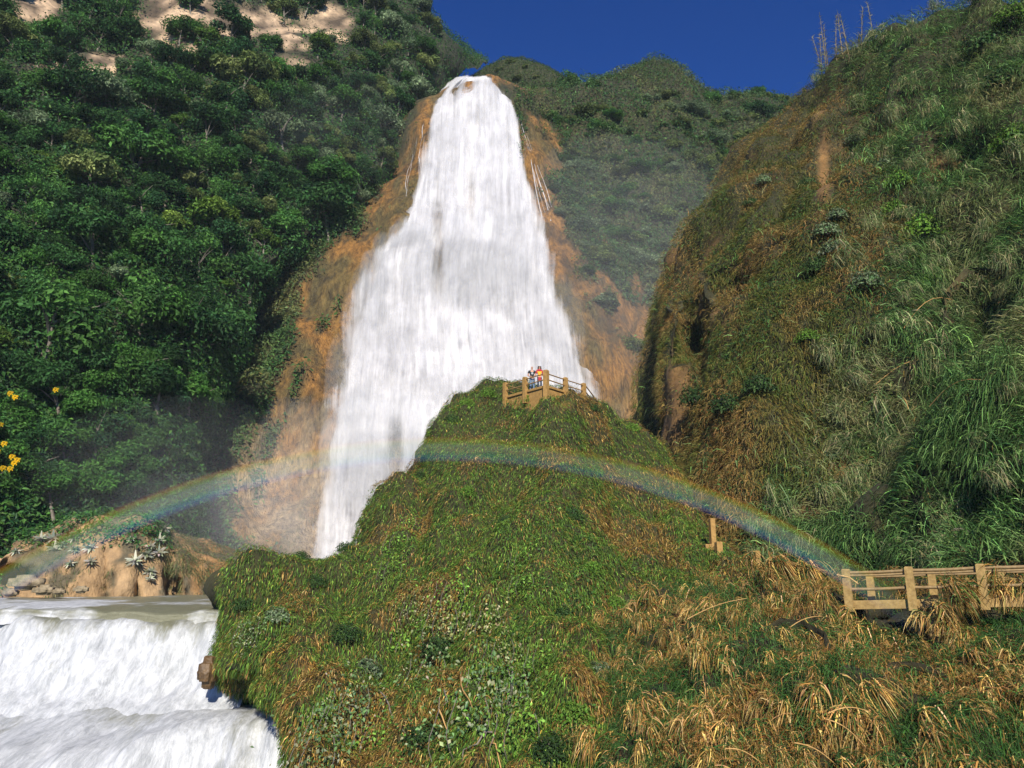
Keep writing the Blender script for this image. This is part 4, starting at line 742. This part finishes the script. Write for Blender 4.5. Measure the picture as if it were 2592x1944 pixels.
# ------------------------------------------------------------------ lookout, footbridge, stairs
def mk(name, V, Q, mat, parent): return link(name, mesh(name, np.array(V, float), np.array(Q), None, mat), parent)
def prism(name, poly, z0, z1, mat, parent):
    """extruded polygon with a small chamfer on the top edge"""
    n = len(poly); poly = np.array(poly, float); c = poly.mean(0); ins = poly+(c-poly)/np.linalg.norm(c-poly, axis=1, keepdims=True)*.05
    V = np.concatenate([np.c_[poly, np.full(n, z0)], np.c_[poly, np.full(n, z1-.04)], np.c_[ins, np.full(n, z1)]]); me = bpy.data.meshes.new(name)
    Fq = [(k*n+i, k*n+(i+1) % n, (k+1)*n+(i+1) % n, (k+1)*n+i) for k in (0, 1) for i in range(n)]+[tuple(range(2*n, 3*n)), tuple(reversed(range(n)))]
    me.from_pydata([tuple(map(float, v)) for v in V], [], Fq); me.materials.append(mat); return link(name, me, parent)
def post(p, w_, z0, z1, ang, mat, parent):
    c, s = math.cos(ang)*w_/2, math.sin(ang)*w_/2; return prism('post', [(p[0]-c+s, p[1]-s-c), (p[0]+c+s, p[1]+s-c), (p[0]+c-s, p[1]+s+c), (p[0]-c-s, p[1]-s+c)], z0, z1, mat, parent)
def rail(a, b, r, mat, parent, sag=.0):
    k = np.linspace(0, 1, 6)[:, None]; q = np.array(a)*(1-k)+np.array(b)*k-np.array([0, 0, sag])*np.sin(k*np.pi); V, Q = tube(q, r, 8); return link('rail', mesh('rail', V, Q, None, mat, True), parent)
def atz(px, py, z): p = at(px, py, 1.); return p*z/p[2]
p3 = at(1382, 939, 50.); zt = p3[2]; zf = zt-.92
p1, p2, p4, p5 = (atz(x, y, zt) for x, y in ((1279, 969), (1329, 954.5), (1431, 955.5), (1477, 970)))
lk = empty('lookout', 'ochre concrete viewing platform with post and rail fence on top of the knoll', 'viewing platform', (0, 0, 0))
def off2(p, q, d): return p[:2]+d*q
cen = (p1+p5)[:2]/2+np.array([0, 1.2]); ex = lambda p, d: p[:2]+(p[:2]-cen)/np.linalg.norm(p[:2]-cen)*d
prism('floor_slab', [ex(p1, -.02), ex(p3, -.02), ex(p5, -.02), (p1+p5-p3)[:2]], zf-.16, zf, M_CONC, lk)
inn = lambda p: ex(p, -.14); prism('retaining_wall', [inn(p1), inn(p3), inn(p5), (p1+p5-p3)[:2]-np.array([0, .2])], zf-2.6, zf-.16, M_CONC, lk)
a1 = math.atan2(*(p3-p1)[[1, 0]]); a2 = math.atan2(*(p5-p3)[[1, 0]])
post(p3, .30, zf-1.3, zt+.06, a2+.1, M_CONC, lk)
for p, a_ in ((p1, a1), (p2, a1), (p4, a2), (p5, a2)): post(p, .26, zf-.9, zt, a_, M_CONC, lk)
for a_, b_ in ((p1, p2), (p2, p3), (p3, p4), (p4, p5)):
    for dz in (-.16, -.56): rail(a_+np.array([0, 0, dz]), b_+np.array([0, 0, dz]), .042, M_RAIL, lk)
pm = (p1*1.0+(p1+p5-p3))/2
post(pm, .22, zf-.5, zt-.05, a2, M_CONC, lk); rail(pm+np.array([0, 0, -.16]), p1+np.array([0, 0, -.16]), .04, M_RAIL, lk); rail(pm+np.array([0, 0, -.56]), p1+np.array([0, 0, -.56]), .04, M_RAIL, lk)
# stair flight going down to the right behind the lookout
stn = empty('stair_railing', 'ochre stair railing running down to the right from the lookout', 'railing', (0, 0, 0))
s1, s2 = at(1535, 1036, 56.5), at(1612, 1095, 58.0); post(s1, .26, s1[2]-1.6, s1[2], a2, M_CONC, stn); post(s2, .26, s2[2]-1.5, s2[2], a2, M_CONC, stn)
q5 = p5+np.array([.14, .05, 0])
for dz in (-.16, -.6): rail(q5+np.array([0, 0, dz]), s1+np.array([-.1, 0, dz]), .042, M_RAIL, stn); rail(s1+np.array([.1, 0, dz]), s2+np.array([0, 0, dz]), .042, M_RAIL, stn)
b0 = at(1452, 992, 55.5); post(b0, .24, b0[2]-1.2, b0[2], a2, M_CONC, stn); rail(b0+np.array([.1, 0, -.12]), at(1474, 1014, 56.2), .04, M_RAIL, stn)
st = empty('stairway', 'ruined ochre stairway with broken posts half sunk in grass right of the knoll', 'stairway', (0, 0, 0)); sy = 41.6
for i, (px, y0, y1, ww) in enumerate([(1801, 1312, 1400, .26), (1818, 1371, 1440, .30), (1915, 1394, 1470, .24)]):
    q = at(px, y0, sy-i*1.2); post(q, ww, at(px, y1, sy-i*1.2)[2]-.6, q[2], .2, M_CONC, st)
for i, (x0, x1, yt) in enumerate([(1786, 1806, 1377), (1806, 1822, 1400), (1822, 1842, 1412), (1842, 1868, 1424), (1868, 1905, 1434), (1905, 1945, 1447), (1945, 1990, 1455)]):
    a_, b_ = at(x0, yt, sy-.3-i*.5), at(x1, yt, sy-.3-i*.5); prism('step', [(a_[0], a_[1]), (b_[0], a_[1]-.1), (b_[0], a_[1]+1.0), (a_[0], a_[1]+1.0)], a_[2]-1.6, a_[2]-.012*i, M_CONC, st)
# footbridge
fb = empty('footbridge', 'pale concrete footbridge with posts and double rails in the reed slope', 'footbridge', (0, 0, 0))
L0, L1 = at(2142, 1522, 29.6), at(3120, 1502, 24.2); ax = unit(L1-L0); pn = np.array([-ax[1], ax[0], 0]); pn = pn/np.linalg.norm(pn); pn = pn if pn[1] > 0 else -pn; wdt = 1.25
ang = math.atan2(ax[1], ax[0])
def along(px_): 
    ks = np.linspace(0, 1, 400); X = proj(L0+(L1-L0)*ks[:, None])[0]; return L0+(L1-L0)*float(np.interp(px_, X, ks))
def beam(name, a, b, w_, h, mat, parent):
    t = unit(b-a); n_ = np.array([-t[1], t[0], 0]); n_ /= np.linalg.norm(n_); u = np.array([0, 0, 1.]); V = [p+n_*sx*w_/2+u*sz*h/2 for p in (a, b) for sx, sz in ((-1, -1), (1, -1), (1, 1), (-1, 1))]
    return mk(name, V, [(0, 1, 5, 4), (1, 2, 6, 5), (2, 3, 7, 6), (3, 0, 4, 7), (3, 2, 1, 0), (4, 5, 6, 7)], mat, parent)
z_ = np.array([0, 0, 1.])
beam('deck', L0+pn*wdt/2-z_*.07, L1+pn*wdt/2-z_*.07, wdt-.26, .12, M_CONC2, fb)
for k, off_ in enumerate((0, wdt)): beam('edge_beam', L0+pn*off_-z_*.13, L1+pn*off_-z_*.13, .2, .30, M_CONC2, fb)
fr = [along(x) for x in (2150, 2310, 2492, 2690, 2890, 3105)]
for i, q in enumerate(fr):
    post(q-pn*.105, .27, q[2]-.36, q[2]+1.13, ang, M_CONC2, fb); q2 = q+pn*(wdt+.02)+ax*.62; post(q2, .25, q2[2]-.3, q2[2]+.98, ang, M_CONC2, fb)
    if i:
        for dz in (.92, .94): pass
        for dz, r_ in ((1.0, .055), (.90, .04), (.42, .055)): rail(fr[i-1]-pn*.1+z_*dz, q-pn*.1+z_*dz, r_, M_RAIL2, fb, .02); 
        for dz in (.85, .40): rail(fr[i-1]+pn*(wdt+.02)+ax*.62+z_*dz, q+pn*(wdt+.02)+ax*.62+z_*dz, .04, M_RAIL2, fb, .02)
q = along(2356); post(q+pn*.3, .34, q[2]-3.2, q[2]-.14, ang, M_CONC2, fb); link('cane', mesh('loose_cane', *tube([at(2118, 1455, 29.4), at(2150, 1462, 29.3), at(2172, 1478, 29.2)], .03, 5), None, M_CANE), fb).name = 'loose_rail'
# ------------------------------------------------------------------ the two people on the lookout
M_SKIN = plain('skin', (.50, .27, .18), .6); M_BLACK = plain('black_cotton', (.012, .016, .02)); M_JEAN = plain('washed_denim', (.11, .17, .27)); M_JEAN2 = plain('dark_denim', (.02, .035, .07)); M_RED = plain('red_cloth', (.38, .03, .035)); M_YEL = plain('orange_yellow_cloth', (.85, .38, .02)); M_HAIR = plain('dark_hair', (.02, .012, .01)); M_GREYP = plain('grey_print', (.35, .38, .40)); M_SHOE = plain('shoe', (.05, .045, .04))
def skin(name, J, Ed, mat, parent, root=0, sub=2):
    me = bpy.data.meshes.new(name); me.from_pydata([j[0] for j in J], Ed, []); o = link(name, me, parent); me.materials.append(mat)
    md = o.modifiers.new('skin', 'SKIN'); md.use_smooth_shade = True
    for i, j in enumerate(J): me.skin_vertices[0].data[i].radius = (j[1], j[2] if len(j) > 2 else j[1]); me.skin_vertices[0].data[i].use_root = i == root
    s_ = o.modifiers.new('sub', 'SUBSURF'); s_.levels = sub; s_.render_levels = sub; return o
def person(p, rz, label, woman):
    e = empty('person', label, 'person', p); e.rotation_euler = (0, 0, rz); f = .94 if woman else 1.0; e.scale = (f, f, f)
    w_ = .9 if woman else 1.0; sh = .19*w_
    Jn = [((0, 0, .95), .13*w_, .10), ((0, 0, 1.15), .12*w_, .09), ((0, .01, 1.38), .15*w_, .10), ((0, .01, 1.5), .055), ((0, -.01, 1.58), .06, .07), ((0, -.02, 1.67), .085, .095), ((0, -.01, 1.745), .06, .07)]
    Ed = [(0, 1), (1, 2), (2, 3), (3, 4), (4, 5), (5, 6)]
    def add(pt, r, pr, r2=None): Jn.append((pt, r) if r2 is None else (pt, r, r2)); Ed.append((pr, len(Jn)-1)); return len(Jn)-1
    for s in (-1, 1):
        h = add((s*.095, 0, .88), .085*w_, 0); k = add((s*.11, -.02, .48), .058*w_, h); a = add((s*.115, .02, .09), .04, k); add((s*.13, -.14, .035), .034, a)
        el = ((s*(sh+.09), .04, 1.10), (s*.12, -.24, 1.00)) if not (woman and s < 0) else ((-.30, .0, 1.12), (-.38, -.18, 1.0))
        s1_ = add((s*sh, .01, 1.40), .06*w_, 2); e1 = add(el[0], .043*w_, s1_); w1 = add(el[1], .030, e1); hd = np.array(el[1])+np.array([-s*.02, -.06, -.015]); p1_ = add(tuple(hd), .035, w1, .02)
        for q in range(4): f1 = add(tuple(hd+np.array([(q-1.5)*.022, -.05, -.005])), .0095, p1_); add(tuple(hd+np.array([(q-1.5)*.024, -.085+abs(q-1.2)*.008, -.03])), .008, f1)
        add(tuple(hd+np.array([s*.05, -.03, .0])), .0095, p1_)
    skin('body', Jn, Ed, M_SKIN, e)
    nose = skin('face', [((0, -.105, 1.68), .014), ((0, -.125, 1.655), .017), ((0, -.108, 1.635), .012)], [(0, 1), (1, 2)], M_SKIN, e, 0, 1)
    for s in (-1, 1): link('eye', mesh('eye', *tube([(s*.033, -.108, 1.685), (s*.033, -.116, 1.685)], [.013, .006], 8), None, M_HAIR), e)
    # trousers
    T = [((0, 0, .97), .14*w_, .115)]; TE = []
    for s in (-1, 1):
        b = len(T); T += [((s*.095, 0, .87), .10*w_), ((s*.11, -.02, .48), .078*w_), ((s*.115, .02, .10), .066)]; TE += [(0, b), (b, b+1), (b+1, b+2)]
        skin('shoe', [((s*.115, .05, .05), .05), ((s*.13, -.13, .04), .045)], [(0, 1)], M_SHOE, e, 0, 1)
    skin('trousers', T, TE, M_JEAN2 if woman else M_JEAN, e)
    S = [((0, 0, .93), .145*w_, .12), ((0, 0, 1.15), .14*w_, .112), ((0, .01, 1.38), .165*w_, .115), ((0, .01, 1.48), .075)]; SE = [(0, 1), (1, 2), (2, 3)]
    for s in (-1, 1): b = len(S); S += [((s*sh, .01, 1.41), .078*w_), ((s*(sh+.07), .03, 1.24), .07*w_)]; SE += [(2, b), (b, b+1)]
    skin('shirt', S, SE, M_YEL if woman else M_BLACK, e)
    if woman:
        skin('shawl', [((0, .02, 1.47), .13, .12), ((-.17, .0, 1.42), .09), ((-.25, .02, 1.2), .085), ((.17, 0, 1.42), .09), ((.27, .02, 1.2), .085), ((.24, -.05, 1.02), .07)], [(0, 1), (1, 2), (0, 3), (3, 4), (4, 5)], M_RED, e)
        skin('wrap_skirt', [((0, 0, .98), .16, .135), ((0, 0, .80), .19, .15), ((.03, 0, .62), .16, .13)], [(0, 1), (1, 2)], M_RED, e)
        skin('hair', [((0, .03, 1.72), .10, .105), ((0, .06, 1.60), .09), ((-.07, .05, 1.48), .055), ((.07, .05, 1.48), .055), ((-.10, -.02, 1.40), .045), ((.10, -.02, 1.40), .045), ((-.075, -.045, 1.72), .055), ((-.10, -.04, 1.62), .045), ((-.11, -.06, 1.50), .045), ((.075, -.045, 1.72), .055), ((.10, -.04, 1.62), .045), ((.11, -.06, 1.50), .045)], [(0, 1), (1, 2), (1, 3), (2, 4), (3, 5), (0, 6), (6, 7), (7, 8), (0, 9), (9, 10), (10, 11)], M_HAIR, e)
    else:
        skin('hair', [((0, .035, 1.735), .075, .085), ((0, .055, 1.66), .07)], [(0, 1)], M_HAIR, e, 0, 1)
        th = np.linspace(0, 2*np.pi, 20, endpoint=False); V = [(0, -.131, 1.24)]+[(.075*math.cos(t), -.122+.012*abs(math.cos(t)), 1.24+.075*math.sin(t)) for t in th]
        me = bpy.data.meshes.new('shirt_print'); me.from_pydata(V, [], [(0, 1+i, 1+(i+1) % 20) for i in range(20)]); me.materials.append(M_GREYP); link('shirt_print', me, e)
pw = (p2+p3)/2
mp_ = at(1347, 996, 51.9); mp_[2] = zf; wp_ = at(1366, 996, 51.5); wp_[2] = zf
person(mp_, .12, 'person in black t-shirt with grey print and blue jeans standing at the lookout rail', False)
person(wp_, .1, 'person with long dark hair in yellow top and red shawl beside the corner post', True)
# ------------------------------------------------------------------ spray, rainbow, air
def volmat(name, dens, col, aniso=-.5):
    m, n, out = newmat(name); v = node(n, 'ShaderNodeVolumePrincipled'); v.inputs['Density'].default_value = dens; v.inputs['Color'].default_value = (*col, 1); v.inputs['Anisotropy'].default_value = aniso; n.links.new(v.outputs[0], out.inputs['Volume']); return m
def puff(px, py, Y, rx, ry, rz, dens, seed, tilt=0):
    import bmesh
    bm = bmesh.new(); bmesh.ops.create_icosphere(bm, subdivisions=4, radius=1); co = np.array([v.co[:] for v in bm.verts]); d = .72+.56*fbm(co, .8, 2, seed)
    for v, c in zip(bm.verts, co*d[:, None]*np.array([rx, ry, rz])): v.co = c
    me = bpy.data.meshes.new('spray'); bm.to_mesh(me); bm.free(); me.materials.append(volmat('spray', dens, (.97, .98, 1.0))); o = link('spray', me, None, at(px, py, Y)); o.rotation_euler = (0, tilt, 0); tag(o, kind='stuff')
SPRAY = [(430, 1190, 68, 12, 6, 7, .003, 41), (880, 330, 126, 12, 6, 11, .0018, 42), (740, 330, 116, 9, 5, 7, .0016, 43), (690, 1330, 81, 8, 4, 6, .012, 31), (760, 1180, 88, 5, 4, 9, .012, 32), (985, 630, 115, 2.8, 3, 2.8, .06, 21), (1030, 600, 116, 3.2, 3, 3, .08, 22), (950, 690, 111, 2.4, 2.5, 4, .07, 23), (930, 800, 107, 3.5, 3, 8, .04, 12), (880, 1000, 96, 3.5, 3, 9, .03, 13), (1180, 660, 112, 11, 5, 10, .04, 15), (960, 1130, 90, 7, 5, 8, .05, 16), (1420, 880, 104, 3.5, 3, 9, .02, 17), (1560, 900, 95, 8, 7, 12, .002, 5), (1600, 640, 115, 20, 10, 24, .005, 8), (600, 1330, 70, 12, 5, 5, .004, 9)]
for a in SPRAY: puff(*a)
s_ax = 24*math.cos(R(41.3)); U_ = unit(np.array([math.cos(SUN_AZ), math.sin(SUN_AZ), 0])); W_ = unit(np.cross(U_, AXIS)); W_ = W_ if W_[2] > 0 else -W_
def rainbow():
    V, rad, fade = [], [], []; nA, nR = 90, 14; th = np.linspace(R(28), R(160), nA)
    prof = [(a, b) for a, b in zip(np.linspace(40.3, 42.15, nR), [0]*nR)]
    for t in th:
        for k in range(2*nR):
            i = k if k < nR else 2*nR-1-k; f_ = i/(nR-1); r_ = s_ax*math.tan(R(40.3+1.85*f_)); thick = .25*math.sin(math.pi*(.02+.96*f_))*(1 if k < nR else -1)
            V.append(AXIS*(s_ax+thick)+(U_*math.cos(t)+W_*math.sin(t))*r_); rad.append(f_); fade.append(float(sstep(38, 52, math.degrees(t))*sstep(158, 143, math.degrees(t))*(1-.45*math.exp(-((math.degrees(t)-80)/14)**2))))
    n_ = 2*nR; Q = [(a*n_+b, a*n_+(b+1) % n_, (a+1)*n_+(b+1) % n_, (a+1)*n_+b) for a in range(nA-1) for b in range(n_)]
    m, n, out = newmat('rainbow'); at_ = node(n, 'ShaderNodeAttribute', attribute_name='rad'); rp = node(n, 'ShaderNodeValToRGB'); els = rp.color_ramp.elements
    for i, (p_, c_) in enumerate([(0, (.42, .30, .80)), (.22, (.15, .25, .95)), (.42, (.10, .60, .70)), (.55, (.30, .85, .20)), (.68, (.90, .85, .08)), (.82, (1, .42, .04)), (1, (1, .14, .04))]):
        e_ = els[i] if i < 2 else els.new(p_); e_.position = p_; e_.color = (*c_, 1)
    n.links.new(at_.outputs['Fac'], rp.inputs[0]); r2 = node(n, 'ShaderNodeValToRGB'); e2 = r2.color_ramp.elements; e2[0].color = (0, 0, 0, 1); e2[1].color = (0, 0, 0, 1); q = e2.new(.45); q.color = (1, 1, 1, 1); q2 = e2.new(.75); q2.color = (.8, .8, .8, 1); q3 = e2.new(.18); q3.color = (.55, .55, .55, 1)
    n.links.new(at_.outputs['Fac'], r2.inputs[0]); fd = node(n, 'ShaderNodeAttribute', attribute_name='fade'); ml = node(n, 'ShaderNodeMath', operation='MULTIPLY'); n.links.new(r2.outputs[0], ml.inputs[0]); n.links.new(fd.outputs['Fac'], ml.inputs[1])
    m3 = node(n, 'ShaderNodeMath', operation='MULTIPLY'); m3.inputs[1].default_value = .054; n.links.new(ml.outputs[0], m3.inputs[0])
    df = node(n, 'ShaderNodeBsdfDiffuse'); n.links.new(rp.outputs[0], df.inputs[0]); tr = node(n, 'ShaderNodeBsdfTransparent'); mx = node(n, 'ShaderNodeMixShader'); n.links.new(m3.outputs[0], mx.inputs[0]); n.links.new(tr.outputs[0], mx.inputs[1]); n.links.new(df.outputs[0], mx.inputs[2]); n.links.new(mx.outputs[0], out.inputs[0])
    o = link('rainbow', mesh('rainbow', V, Q, None, m, True, None, {'rad': rad, 'fade': fade})); tag(o, 'faint rainbow arching across the spray in front of the knoll', 'rainbow')
rainbow()
HAZE = .00014
hb = np.array([(x, y, z) for z in (-18.5, 190) for x, y in ((-910, -310), (910, -310), (910, 1510), (-910, 1510))], float)
tag(link('haze', mesh('haze', hb, np.array([(3, 2, 1, 0), (4, 5, 6, 7), (0, 1, 5, 4), (1, 2, 6, 5), (2, 3, 7, 6), (3, 0, 4, 7)]), None, volmat('haze', HAZE, (.75, .9, 1.0), -.2))), kind='stuff')
